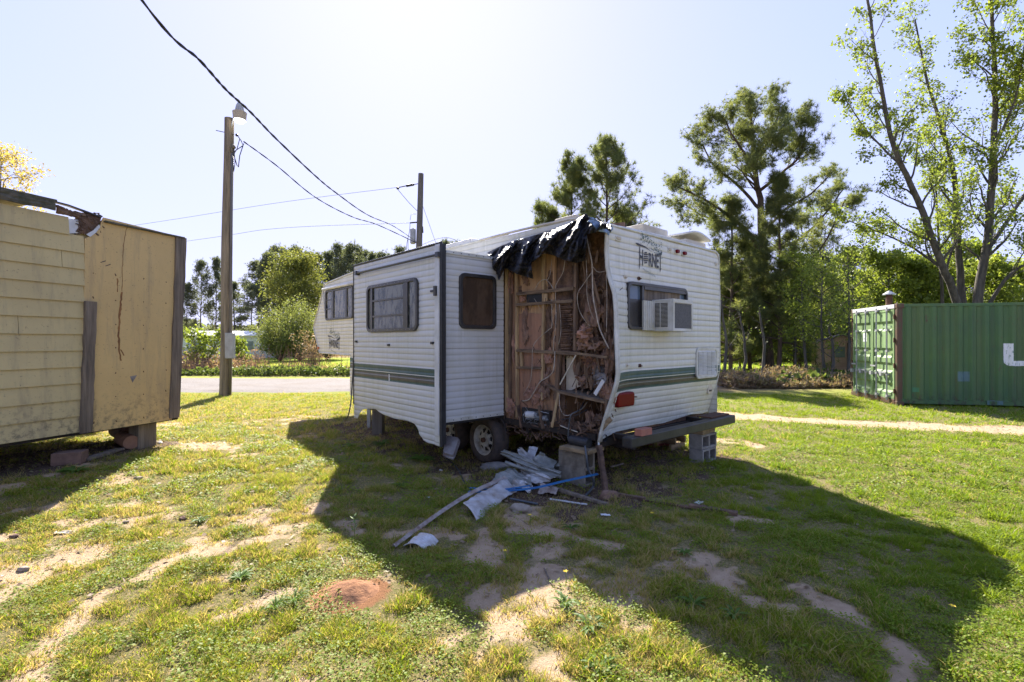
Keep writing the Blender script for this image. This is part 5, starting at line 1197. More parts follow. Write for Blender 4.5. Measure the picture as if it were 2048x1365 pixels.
cinder('concrete_block', 'upper concrete block of the pair under the far end of the bumper', lr(A2[0]+.2, A2[1]+.098, gz0+.283), (0,0,TANG-.03))
o = MB().box((-.19,-.09,-.03),(.19,.09,.03)).build('wood_shim', 'crib_wood', None, bevel=.004); o.location = lr(A2[0]+.2, A2[1]+.1, gz0+.41); o.rotation_euler = (0,0,TANG+.05); tag(o, 'thick wooden shim between the bumper and the pair of concrete blocks', 'wood block')
o = MB().box((-.12,-.05,-.02),(.12,.05,.02)).build('wood_shim', 'crib_wood', None, bevel=.004); o.location = lr(A2[0]+.27, A2[1]+.06, gz0+.46); o.rotation_euler = (0,0,TANG-.1); tag(o, 'thin wooden shim lying on top of the thick shim under the far bumper end', 'wood block')
# upright block near the torn corner
q = GG(1174, 978); A3 = ((q.x-CX)*UX+(q.y-CY)*UY, -(q.x-CX)*UY+(q.y-CY)*UX); g3 = gzf(q.x, q.y)
cinder('concrete_block', 'upright concrete block below the torn near corner of the trailer', lr(A3[0]+.10, A3[1]+.14, g3+.19), (0,R(90),TANG), mt='concrete_dirty')
o = cinder('concrete_block', 'concrete block standing against the back of the upright one below the torn corner', lr(A3[0]+.10, A3[1]+.34, g3+.18), (0,R(90),TANG+.1), mt='concrete_dirty')
o = MB().box((-.16,-.2,-.02),(.16,.2,.02)).build('wood_plate', 'crib_wood', None, bevel=.003); o.location = lr(A3[0]+.11, A3[1]+.17, g3+.405); o.rotation_euler = (0,0,TANG+.08); tag(o, 'yellowish wooden plate lying on top of the upright concrete blocks', 'board')
m = MB().cyl((-.02,-.05,.0),(-.02,.22,.0), .055, 14); m.tube([(.10,-.18,.06),(.10,.2,.08)], [.042,.042], 12, False); o = m.build('waste_pipe', 'cable_black', None); o.location = lr(A3[0]+.12, A3[1]+.1, g3+.48); o.rotation_euler = (0,0,TANG); tag(o, 'black waste pipes lying on the wooden plate under the torn corner', 'pipe')
# rotten plank hanging from the corner
a = LB(1198, 892, .02); b_ = LB(1213, 988, -.12)
o = MB().bar(loc2w(a), Vector((G(1212,988,.02))), .06, .045, (1,.3,0), .22, 9).build('rotten_plank', 'rot_wood', None); tag(o, 'rotten brown plank leaning upright at the near corner of the trailer', 'plank')
# cribbing far under the trailer
for i, (px, py) in enumerate([(1352, 902)]):
    q = G(px, py, 0); A4 = ((q.x-CX)*UX+(q.y-CY)*UY, -(q.x-CX)*UY+(q.y-CY)*UX); n_ = 0
    for lvl_ in range(4):
        for k in (0, 1):
            o = MB().box((-.2,-.02,-.045),(.2,.02,.045)).build('crib_timber', 'crib_wood', None, bevel=.003)
            if lvl_ % 2 == 0: o.location = lr(A4[0]+.12, A4[1]+.05+.28*k, .045+.092*lvl_); o.rotation_euler = (0,0,TANG)
            else: o.location = lr(A4[0]-.02+.28*k, A4[1]+.19, .045+.092*lvl_); o.rotation_euler = (0,0,TANG+R(90))
            tag(o, ['bottom front','bottom rear','second layer left','second layer right','third layer front','third layer rear','top left','top right'][lvl_*2+k]+' timber of the wooden crib under the trailer', 'timber', 'timbers of the wooden crib')
for px, Y_ in ((757, 8.9),): 
    pass
# short wood post under the slide-out
p = G(757, 868, 0); tag(MB().box((p.x-.09,p.y-.09,-.05),(p.x+.09,p.y+.09,.58)).build('support_post', 'pole_grey', None, bevel=.01), 'short square timber post seen through the arch under the slide-out', 'post')
p = G(738, 855, 0); tag(MB().box((p.x-.03,p.y-.03,-.05),(p.x+.03,p.y+.03,.6)).build('stabiliser_leg', 'galv', None), 'pale metal stabiliser leg beside the timber post under the slide-out', 'trailer leg')
# red jack
m = MB(); p = G(1310, 897, 0)
m.bar(p+Vector((-.3,.15,.05)), p+Vector((.15,.1,.22)), .05, .05).bar(p+Vector((-.15,.1,.22)), p+Vector((.3,.15,.05)), .05, .05).bar(p+Vector((-.32,.15,.03)), p+Vector((.35,.15,.03)), .12, .03).bar(p+Vector((-.2,.1,.24)), p+Vector((.2,.1,.24)), .1, .03)
tag(m.build('scissor_jack', 'red_metal', None), 'rusty red scissor jack lying on the ground under the trailer', 'jack')
# rusty pan leaning on the wheel
c_ = [(885,922),(905,930),(921,882),(894,876)]
pa_ = [P(885,914,6.02), P(908,922,5.95), P(922,882,6.22), P(893,876,6.32)]
def quadmap(Q, h_=0):
    n_ = (Q[1]-Q[0]).cross(Q[3]-Q[0]).normalized()
    return lambda u, v, d: Q[0].lerp(Q[1], u).lerp(Q[3].lerp(Q[2], u), v)+n_*d
qm = quadmap(pa_)
ro_ = rrect(0,0,1,1,.16); ri_ = rrect(.07,.07,.93,.93,.13)
m = MB().ring(ro_, ri_, lambda x, y, d: qm(x, y, d), -.0, .02); m.prism(ri_, lambda x, y, d: qm(x, y, d), .055, .06); m.ring(rrect(.06,.06,.94,.94,.13), ri_, lambda x, y, d: qm(x, y, d), .0, .06)
tag(m.build('rusty_pan', 'pan', None), 'square grey pan with rust leaning against the trailer wheels', 'pan')
# bent aluminium siding
def sheet(Q, name, label, mat, waves=4, amp=.012, bend=.05, seed=0, cat='sheet metal', thick=.0025, rag=.012):
    Q = [Vector(q) for q in Q]; n_ = (Q[1]-Q[0]).cross(Q[3]-Q[0]).normalized()
    if n_.z < 0: n_ = -n_
    def f(u, v):
        p = Q[0].lerp(Q[1], u).lerp(Q[3].lerp(Q[2], u), v)
        e = min(u,1-u,v,1-v); rg = rag*mnoise.noise(Vector((u*6+seed, v*6, 2)))*(e < .02)
        d = amp*.6*math.sin(v*waves*2*math.pi)+bend*1.3*mnoise.noise(Vector((u*1.6+seed*3.7, v*1.6, seed)))+bend*.3*mnoise.noise(Vector((u*6+seed, v*5, 1)))
        return p+n_*d+(Q[1]-Q[0])*rg*.5+(Q[3]-Q[0])*rg*.5
    o = MB().grid(f, 34, 34).build(name, mat, None, smooth=True, thick=thick); return tag(o, label, cat, 'torn sheets of trailer siding')
sheet([G(1002,912,.22), G(1110,958,.10), G(1122,944,.16), G(1012,900,.30)], 'siding_sheet', 'long pale sheet of siding curling up at its left end next to the wheel', 'alu_green', 2, .02, .10, 1)
sheet([G(1033,948,.04), G(1072,970,.03), G(1118,958,.10), G(1030,922,.16)], 'siding_sheet', 'bright white sheet of siding folded in the middle of the scrap heap', 'alu_sheet', 3, .015, .10, 2)
sheet([G(984,962,.02), G(1065,978,.03), G(1060,950,.12), G(1020,938,.10)], 'siding_sheet', 'grey corrugated sheet of siding flat on the ground at the left of the scrap heap', 'alu_green', 5, .012, .06, 3)
sheet([P(1051,920,6.1), P(1066,924,6.1), P(1076,896,6.25), P(1059,893,6.25)], 'siding_sheet', 'small piece of siding sticking up above the scrap heap', 'alu_sheet', 2, .008, .02, 4)
sheet([G(1060,925,.18), G(1105,945,.12), G(1112,925,.2), G(1078,905,.32)], 'siding_sheet', 'grey folded piece of siding right of the upright one', 'alu_green', 1, .01, .07, 5)
sheet([G(1018,972,.03), G(1058,985,.02), G(1066,972,.05), G(1030,960,.07)], 'siding_sheet', 'small crumpled white piece of siding at the front edge of the scrap heap', 'alu_sheet', 2, .01, .05, 8)
sheet([G(1075,985,.02), G(1112,990,.02), G(1120,975,.05), G(1085,968,.06)], 'siding_sheet', 'small dirty piece of siding between the scrap heap and the dark board', 'rust_stain', 2, .01, .05, 9)
sheet([G(1096,946,.06), G(1146,948,.08), G(1142,905,.32), G(1120,922,.22)], 'siding_sheet', 'grey sheet of siding leaning against the upright concrete block', 'alu_green', 2, .014, .08, 6)
sheet([G(1036,900,.25), G(1052,935,.12), G(1060,925,.15), G(1046,896,.3)], 'siding_sheet', 'narrow crumpled strip of siding standing at the left of the scrap heap', 'alu_sheet', 2, .02, .06, 7)
m = MB().tube(spl([G(1010,925,.2), G(1040,936,.14), G(1080,948,.12), G(1122,954,.1)], 6), [.02]*19, 8, False); tag(m.build('bent_rail', 'alu_green', None, smooth=True), 'rounded greenish roof rail lying across the heap of siding', 'metal rail')
# long flashing
def gw(px, py, h_=0): q = GG(px, py); return Vector((q.x, q.y, q.z+h_))
a = gw(788,1100,.02); c1_ = gw(885,1035,.05); c2_ = gw(950,1000,.08); b_ = gw(1011,975,.10)
cl = spl([a, c1_, c2_, b_], 10)
fl = MB()
for k in range(len(cl)-1):
    p, q = cl[k], cl[k+1]; t = (q-p).normalized(); s_ = Vector((-t.y, t.x, 0)).normalized(); w_ = .014+.018*k/len(cl); w2 = .014+.018*(k+1)/len(cl)
    up = Vector((0,0,.03)); fl.add([p-s_*w_, p+s_*w_*.4+up*.7, q+s_*w2*.4+up*.7, q-s_*w2], [(0,1,2,3)]); fl.add([p+s_*w_*.4+up*.7, p+s_*w_*1.1-up*.1, q+s_*w2*1.1-up*.1, q+s_*w2*.4+up*.7], [(0,1,2,3)])
FLm = fl.build('metal_flashing', 'rust_stain', None, thick=.004); tag(FLm, 'long bent strip of stained metal flashing with white siding still attached, lying on the grass', 'metal flashing')
def gsheet(Q, h_, seed, parent, mat='alu_sheet'):
    Q = [gw(x, y, h) for (x, y), h in zip(Q, h_)]; n_ = Vector((0,0,1))
    def f(u, v):
        p = Q[0].lerp(Q[1], u).lerp(Q[3].lerp(Q[2], u), v); e = min(u,1-u,v,1-v)
        rg = .02*mnoise.noise(Vector((u*3+seed, v*3, 2)))*(e < .03)
        return p+n_*(.03*mnoise.noise(Vector((u*2.2+seed, v*2.2, 5)))+.035*math.sin(math.pi*v)+.004*math.sin(u*44))+(Q[1]-Q[0])*rg+(Q[3]-Q[0])*rg
    o = MB().grid(f, 30, 20).build('white_siding', mat, None, smooth=True, thick=.003); o.parent = parent; return o
gsheet([(926,1022),(1006,978),(1034,990),(953,1046)], (.07,.10,.04,.01), 1, FLm)
gsheet([(806,1098),(838,1076),(877,1090),(850,1104)], (.02,.03,.02,.01), 2, FLm)
# blue plastic strip, hoses, boards
def ribbon(pts, w_, name, label, mat, cat, th=.004, up=(0,0,1)):
    c = spl(pts, 8); m = MB()
    for k in range(len(c)-1):
        m.bar(c[k], c[k+1], w_, th, up)
    return tag(m.build(name, mat, None, smooth=False), label, cat)
ribbon([gw(937,990,.03), G(990,984,.05), G(1067,977,.09), G(1129,963,.14), G(1195,949,.17)], .035, 'blue_strip', 'bright blue plastic strip running across the scrap heap to the concrete block', 'blue_plastic', 'plastic strip', .012)
ribbon([gw(940,984,.04), G(1000,980,.07), G(1060,972,.10)], .02, 'blue_strip', 'shorter blue plastic strip beside the left end of the long blue one', 'blue_plastic', 'plastic strip', .01)
def hose(pts, r, label, mat='hose_grey', name='hose'):
    tag(MB().tube(spl(pts, 8), r, 8).build(name, mat, None, smooth=True), label, 'hose')
hose([G(1170,893,.46), G(1173,915,.36), G(1177,940,.22), G(1187,962,.1), gw(1186,980,.03), gw(1172,995,.02), gw(1165,999,.015)], .012, 'dark grey hose hanging down in front of the upright concrete block')
hose([gw(1020,1004,.03), gw(1050,1008,.02), gw(1075,1012,.015)], .012, 'dark hose end lying in the grass beside the white flashing sheet')
hose([P(892,917,6.0), gw(905,930,.02), gw(918,945,.015), gw(925,962,.015), gw(935,978,.015), gw(950,995,.01)], .010, 'thin black hose trailing over the dirt in front of the wheels', 'cable_black')
hose([loc2w(LA(708,700,-.96)), loc2w(LA(703,790,-1.0)), P(697,830,7.7), gw(690,842,.02), gw(682,850,.01)], .010, 'black cable hanging down at the left edge of the slide-out', 'cable_black')
def board(a_, b2, w_, th, label, mat='stud_dark', name='old_board', up=(0,0,1), jit=.12, cat='board'):
    return tag(MB().bar(a_, b2, w_, th, up, jit, 10).build(name, mat, None), label, cat)
board(gw(1066,973,.05), gw(1215,1014,.02), .05, .025, 'long dark board lying in front of the scrap heap', 'grey_wood')
board(gw(1100,1003,.02), gw(1174,1013,.015), .022, .01, 'thin white strip lying in the grass in front of the scrap heap', 'white_plastic', 'white_strip', cat='plastic strip')
board(gw(1222,991,.02), gw(1290,1003,.02), .05, .03, 'dark rotten board on the ground right of the leaning plank', 'rot_wood')
board(gw(1290,1004,.015), gw(1378,1019,.015), .03, .02, 'thin dark stick in the grass between the two rotten boards', 'rot_wood', 'stick', cat='stick')
board(gw(1378,1018,.03), gw(1475,1032,.02), .07, .03, 'dark rotten board in the grass at the edge of the sandy spot', 'rot_wood')
board(gw(1222,944,.06), gw(1246,936,.05), .02, .02, 'grey broken stick beside the leaning plank', 'grey_wood', 'stick', cat='stick')
board(gw(1088,1140,.01), gw(1105,1175,.01), .008, .008, 'thin pale twig lying on the shaded dirt in the foreground', 'grey_wood', 'twig', jit=.3, cat='twig')
def rock(px, py, r, label, mat='stone', seed=0, name='stone', cat='stone'):
    p = gw(px, py); r = tuple(q*(.65 if max(r) < .09 else 1) for q in r); tag(MB().blob(p+Vector((0,0,r[2]*.45)), r, seed, .35, 1.5, 3).build(name, mat, None, smooth=True), label, cat)
rock(1041,1024,(.10,.06,.05),'flat tan stone right of the white flashing sheet', seed=1)
rock(1218,998,(.10,.05,.06),'pale lump of crumbled wood at the foot of the leaning plank','insul_dirty',2,'wood_lump','wood')
rock(992,938,(.22,.10,.06),'mossy grey stone slab lying against the rear wheel','concrete',3)
rock(46,1142,(.06,.04,.03),'pale stone in the grass at the left edge', seed=4); rock(277,958,(.07,.05,.03),'pale stone in the grass right of the yellow shed shadow', seed=5); rock(252,1046,(.04,.03,.02),'small pale stone in the sunlit grass below the shed shadow', seed=6)
rock(28,1076,(.05,.04,.03),'reddish clod in the grass at the far left','brick_dark',7); rock(366,1040,(.05,.04,.03),'brown clod beside the bare sandy streak','brick_dark',8)
rock(320,888,(.05,.04,.03),'small white stone at the foot of the shed leg','far_white',9)
def scrap(px, py, s_, label, rz=0, mat='white_plastic', asp=.4):
    p = gw(px, py, .012); m = MB().grid(lambda u, v: Vector(((u-.5)*s_, (v-.5)*s_*asp, .012*mnoise.noise(Vector((u*3,v*3,px))))), 6, 4); o = m.build('scrap', mat, None, thick=.003); o.location = p; o.rotation_euler = (.1,.1,rz); tag(o, label, 'scrap')
scrap(1211,1033,.09,'small white scrap in the grass in front of the dark board',.2); scrap(1398,1008,.13,'white paper scrap in the shaded weeds right of the trailer',.9); scrap(882,943,.04,'tiny white scrap on the dirt in front of the wheels',0,asp=.8)
scrap(858,998,.05,'thin white scrap lying on the dirt left of the flashing',-.4,asp=.3); scrap(130,1068,.14,'pale dry leaf scrap in the grass at the left',.3,'cream',.35); scrap(377,868,.10,'pale splinter of wood lying in the grass by the shed corner',.2,'cream',.3)
# ant hill
p = gw(700,1188)
def ah(u, v):
    t = u*2*math.pi; r_ = v*.30; n1_ = mnoise.fractal(Vector((math.cos(t)*r_*14, math.sin(t)*r_*14, 3)), .8, 2, 4); rr = r_*(1+.12*mnoise.noise(Vector((math.cos(t)*2, math.sin(t)*2, 1))))
    return Vector((p.x+math.cos(t)*rr, p.y+math.sin(t)*rr*.85, p.z-.02+.095*math.exp(-(r_/.17)**2)+.006*n1_))
tag(MB().grid(ah, 70, 30).build('ant_hill', 'dirt_red', None, smooth=True), 'orange-brown ant hill mound in the sunlit grass in the foreground', 'ant hill')
# ---- leafy weeds and flowers
def weed(px, py, n, L, label, seed, mat='weed', w_=.22, up=.8, name='leafy_weed', lobed=True):
    L = L*.8; n = int(n*1.5); r = random.Random(seed); p = gw(px, py); V = []; Fq = []; T = []
    for k in range(n):
        az = r.uniform(0, 6.28); l = L*r.uniform(.6,1.1); el = up*r.uniform(.5,1.3); wd = l*w_*.5; prev = None; c = r.uniform(.2,1)
        for i in range(7):
            t = i/6; rad = l*t; z = l*(el*t-.75*el*t*t); ww = wd*math.sin(math.pi*min(1,.08+t*.92))*(1+(.25 if (i % 2 and lobed) else -.1)); d = Vector((math.cos(az), math.sin(az), 0)); s_ = Vector((-d.y, d.x, 0))
            c0_ = p+d*rad+Vector((0,0,z+.01)); V += [c0_-s_*ww+Vector((0,0,ww*.4)), c0_, c0_+s_*ww+Vector((0,0,ww*.4))]; T += [c*.8, c, c*.8]
            if i: b0 = len(V)-6; Fq += [(b0,b0+1,b0+4,b0+3),(b0+1,b0+2,b0+5,b0+4)]
    o = npmesh(name, np.array([tuple(v) for v in V])-np.array(tuple(p)), [np.array(Fq)], mat, tint=T, smooth=True); o.location = p; tag(o, label, 'weed', 'broad-leaved weeds')
for i, (px, py, n, L, lb) in enumerate([(845,925,14,.26,'broad-leaved green weed in front of the pan by the wheel'),(762,892,14,.24,'broad-leaved green weed below the slide-out arch'),(150,948,22,.22,'bright leafy weed by the brown block under the shed'),
        (700,895,10,.16,'small leafy weed left of the arch under the slide-out'),(1540,1025,10,.12,'broad-leaved weed beside the sandy spot at the right'),(1385,1215,14,.13,'flat leafy weed in the middle of the shaded foreground'),(1370,1110,12,.11,'pale grassy weed clump in the shade right of centre'),
        (1180,1258,14,.15,'leafy weed at the sunlit notch of the shadow'),(590,1210,26,.13,'bright green grass clump left of the ant hill'),(550,1225,26,.12,'bright green clump beside the one left of the ant hill'),(1200,1345,18,.14,'leafy weed at the bottom edge, centre right'),(400,1045,16,.12,'dark green weed clump in the sunlit left lawn'),
        (480,1160,18,.12,'pale leafy weed between the two sandy streaks'),(1130,1210,12,.13,'weed at the tip of the sunlit notch'),(800,975,14,.13,'dark leafy weed on the shaded dirt left of the flashing'),(1470,1235,10,.12,'small weed beside the sandy shaded streak'),(1140,1060,12,.12,'weed clump on the shaded sandy patch')]):
    weed(px, py, n, L, lb, 400+i, lobed=i not in (8,9), w_=.2 if i not in (8,9) else .08, up=.75 if i not in (8,9) else 1.6)
for i, (px, py, lb) in enumerate([(1131,1172,'yellow flower in the shade right of the foreground centre'),(1304,1048,'yellow flower cluster in the shaded grass below the plank'),(1060,1052,'tiny yellow flower by the tan stone'),(1010,1128,'tiny yellow flower in the shaded grass left of centre'),(1905,1245,'yellow flower at the right edge of the trailer shadow')]):
    p = gw(px, py); o = thing('yellow_flower', lb, 'flower', p, 0, 'small yellow wildflowers')
    MB().tube([(0,0,0),(.005,0,.05),(.0,0,.09)], .002, 4).build('stem', 'leaf_plain', o); m = MB()
    for k in range(5): a_ = k*1.256; m.add([(0,0,.09),(.012*math.cos(a_-.5),.012*math.sin(a_-.5),.097),(.02*math.cos(a_),.02*math.sin(a_),.097),(.012*math.cos(a_+.5),.012*math.sin(a_+.5),.097)], [(0,1,2,3)])
    m.build('petals', 'petal_plain', o)
# tall thin sprout in the grass near the shadow corner
p = gw(708, 1078); m = MB().tube([p, p+Vector((.01,0,.12)), p+Vector((0,0,.2))], .003, 4)
for k in range(12): a_ = k*2.4; z_ = .05+.012*k; d = Vector((math.cos(a_), math.sin(a_), .5)); s_ = Vector((-d.y, d.x, 0)); q = p+Vector((0,0,z_)); m.add([q, q+d*.02+s_*.008, q+d*.045, q+d*.02-s_*.008], [(0,1,2,3)])
tag(m.build('seedling', 'leaf_plain', None), 'single upright seedling at the left edge of the trailer shadow', 'weed')

# ================================================================ TREES
def tubes_np(branches, far=False):
    V = []; Fq = []; o = 0
    for pts, rr in branches:
        pts = np.asarray(pts, float); m = len(pts); n = (8 if rr[0] > .12 else 5 if rr[0] > .03 else 3) if not far else (5 if rr[0] > .08 else 3)
        t = np.gradient(pts, axis=0); t /= np.linalg.norm(t, axis=1)[:,None]+1e-9
        ref = np.array([0,0,1.]) if abs(t[0,2]) < .9 else np.array([1.,0,0])
        nx_ = np.cross(t, ref); nx_ /= np.linalg.norm(nx_, axis=1)[:,None]+1e-9; ny_ = np.cross(t, nx_)
        a = np.arange(n)*2*np.pi/n
        vs = pts[:,None,:]+(nx_[:,None,:]*np.cos(a)[None,:,None]+ny_[:,None,:]*np.sin(a)[None,:,None])*np.asarray(rr)[:,None,None]
        V.append(vs.reshape(-1,3)); i = np.arange(m-1)[:,None]*n+np.arange(n)[None,:]; j = np.arange(m-1)[:,None]*n+(np.arange(n)+1)[None,:]%n
        Fq.append(np.stack([i, j, j+n, i+n], -1).reshape(-1,4)+o); o += m*n
    return np.concatenate(V), [np.concatenate(Fq)]
class Tree:
    def __init__(s, seed): s.r = random.Random(seed); s.np = np.random.default_rng(seed); s.br = []; s.tips = []
    def rv(s): return Vector((s.r.gauss(0,1), s.r.gauss(0,1), s.r.gauss(0,1)))
    def grow(s, p, d, L, r, lvl, maxl, up=.05, wob=.12, kids=(4,6), spread=.8, ratio=.55, t0=.25, tipfrom=.35):
        d = d.normalized(); nseg = max(3, min(9, int(L/.35)+2)) if lvl < maxl else 3
        pts = [p.copy()]; dd = d.copy()
        for i in range(nseg):
            dd = (dd+s.rv()*wob+Vector((0,0,up))).normalized(); pts.append(pts[-1]+dd*L/nseg)
        rr = [max(.004, r*(1-.75*i/nseg)) for i in range(nseg+1)]; s.br.append(([tuple(q) for q in pts], rr))
        if lvl >= maxl: s.tips += pts[1:]; return
        s.tips += pts[-2:]
        n = s.r.randint(*kids)
        for k in range(n):
            t = t0+(1-t0)*(k+s.r.random())/n; f = t*nseg; i = min(int(f), nseg-1); q = pts[i].lerp(pts[i+1], f-i)
            dr = (pts[i+1]-pts[i]).normalized(); pr = dr.cross(s.rv()).normalized()
            s.grow(q, dr*math.cos(spread)+pr*math.sin(spread), L*ratio*(1.15-.6*t)*s.r.uniform(.7,1.2), max(.006, rr[i]*.5), lvl+1, maxl, up, wob*1.2, kids, spread, ratio, t0, tipfrom)
    def limb(s, pts, r0, r1, sub):
        """explicit limb through world points, with side branches; sub = kwargs for grow, plus n, L, lv, from"""
        P_ = [Vector(p) for p in pts]; out = []
        for i in range(len(P_)-1):
            p0, p1, p2, p3 = P_[max(i-1,0)], P_[i], P_[i+1], P_[min(i+2,len(P_)-1)]
            for k in range(4):
                t = k/4; out.append(.5*((2*p1)+(p2-p0)*t+(2*p0-5*p1+4*p2-p3)*t*t+(3*p1-p0-3*p2+p3)*t**3)+s.rv()*r1*.5)
        out.append(P_[-1]); m = len(out); rr = [r0+(r1-r0)*i/(m-1) for i in range(m)]
        s.br.append(([tuple(q) for q in out], rr))
        if sub:
            sub = dict(sub); n = sub.pop('n'); L = sub.pop('L'); fr = sub.pop('fr', .3); lv = sub.pop('lv', 2); tap = sub.pop('tap', .4)
            flat = sub.pop('flat', 0)
            for k in range(n):
                t = fr+(1-fr)*(k+s.r.random())/n; f = t*(m-1); i = min(int(f), m-2); q = out[i].lerp(out[i+1], f-i)
                dr = (out[i+1]-out[i]).normalized(); pr = dr.cross(s.rv()).normalized(); sp = sub.get('spread', .8)
                dv = dr*math.cos(sp)+pr*math.sin(sp)
                if flat: dv.z *= flat
                s.grow(q, dv, L*(1-tap*(t-fr)/(1-fr))*s.r.uniform(.6,1.25), max(.008, rr[i]*.4), 0, lv, **sub)
            s.tips.append(out[-1])
        return out
    def needles(s, per=12, L=.2, w=.02, sig=.16, keep=1.0, clump=1):
        T = np.array([tuple(t) for t in s.tips]); g = s.np
        if keep < 1: T = T[g.random(len(T)) < keep]
        T = np.repeat(T, clump, 0); T = T+g.normal(0, sig, T.shape); n = len(T); tb = g.random(n)
        C = np.repeat(T, per, 0); m = len(C); d = g.normal(0,1,(m,3)); d[:,2] += .35; d /= np.linalg.norm(d, axis=1)[:,None]
        l = L*(.6+.6*g.random(m)); q = np.cross(d, g.normal(0,1,(m,3))); q /= np.linalg.norm(q, axis=1)[:,None]+1e-9
        V = np.stack([C-q*w/2, C+q*w/2, C+d*l[:,None]], 1).reshape(-1,3)
        tint = np.repeat(np.clip(np.repeat(tb, per)*.8+.2*g.random(m), 0, 1), 3)
        return V, [np.arange(3*m).reshape(-1,3)], tint
    def leaves(s, per=10, size=.1, sig=.2, keep=1.0, droop=0, asp=.55):
        T = np.array([tuple(t) for t in s.tips]); g = s.np
        if keep < 1: T = T[g.random(len(T)) < keep]
        n = len(T); tb = g.random(n); C = np.repeat(T, per, 0)+g.normal(0, sig, (n*per,3)); m = len(C)
        d = g.normal(0,1,(m,3)); d[:,2] -= droop; d /= np.linalg.norm(d, axis=1)[:,None]; q = np.cross(d, g.normal(0,1,(m,3))); q /= np.linalg.norm(q, axis=1)[:,None]+1e-9
        l = (size*(.5+g.random(m)))[:,None]; V = np.stack([C, C+d*l*.5+q*l*asp/1.4, C+d*l, C+d*l*.5-q*l*asp/1.4], 1).reshape(-1,3)
        tint = np.repeat(np.clip(.65*np.repeat(tb, per)+.35*g.random(m), 0, 1), 4)
        return V, [np.arange(4*m).reshape(-1,4)], tint
    def make(s, name, label, fol, fm, bark='bark_grey', org=None, group=None, far=False, trunk=True, cat='tree'):
        org = Vector(org if org is not None else (0,0,0)); t = thing(name, label, cat, org, 0, group); o = np.array(tuple(org))
        b0 = s.br[0][0][0]
        if math.hypot(b0[0]-org.x, b0[1]-org.y) > 3: o = o*0     # grown round the origin: already local
        if trunk:
            V, Fc = tubes_np(s.br, far); npmesh('trunk', V-o, Fc, bark, t, smooth=True)
        V, Fc, tt = fol; npmesh('crown', V-o, Fc, fm, t, tint=tt)
        return t
def pine(seed, H, cw, base=.35, n=30, lvl=2, leader=.16, upb=.03, lean=0, ball=False):
    T = Tree(seed); r = T.r
    top = Vector((lean, r.uniform(-.3,.3), H))
    spine = T.limb([(0,0,-.2), (lean*.2+r.uniform(-.1,.1), 0, H*.3), (lean*.6, r.uniform(-.15,.15), H*.65), top], leader, .03, None)
    m = len(spine)
    for k in range(n):
        t = base+(1-base)*(k+.5*r.random())/n; f = t*(m-1); i = min(int(f), m-2); q = spine[i].lerp(spine[i+1], f-i)
        az = k*2.4+r.uniform(-.5,.5); u = (t-base)/(1-base)
        L = cw*(.35+1.0*math.sin(math.pi*min(1, .25+.75*u))**.8)*(1-.55*u)*r.uniform(.55,1.2) if ball else cw*(1-.82*u)*r.uniform(.6,1.15)
        T.grow(q, Vector((math.cos(az), math.sin(az), .25+.6*u)), L, max(.012, leader*.38*(1-.6*u)), 0, lvl, upb, .13, (3,5), .75, .5, .35)
    T.tips += spine[-3:]
    return T
# ---- distant pine prototypes, copied
def far_pines():
    protos = []
    for i, (H, cw, base, n) in enumerate([(15, 2.6, .42, 26), (14, 2.0, .30, 30), (16, 3.0, .5, 24), (9, 1.8, .12, 26)]):
        T = pine(40+i, H, cw, base, n, 1, .17, .04, [0,.3,-.5,.1][i], ball=i != 3)
        protos.append((T, T.needles(9, .36, .07, .30, 1, 4)))
    return protos
PR = far_pines(); pobj = {}
def put_pine(k, px, Y, top, label, group, rz=None, sx=1.0, z0=0):
    H = [15,14,16,9][k]; p = P(px, 683, Y); ht = HC+(683-top)/F*Y-z0; s = ht/H
    if k not in pobj:
        t = PR[k][0].make('pine_tree', label, PR[k][1], 'needles_hazed', 'bark_far', far=True); pobj[k] = t
    else: t = copy_tree(pobj[k])
    t.location = (p.x, Y, z0); t.scale = (s*sx, s*sx, s); t.rotation_euler = (0, 0, rz if rz is not None else random.uniform(0, 6.28))
    tag(t, label, 'tree', group); return t
random.seed(3)
GL = 'dark pines in the distance on the left'
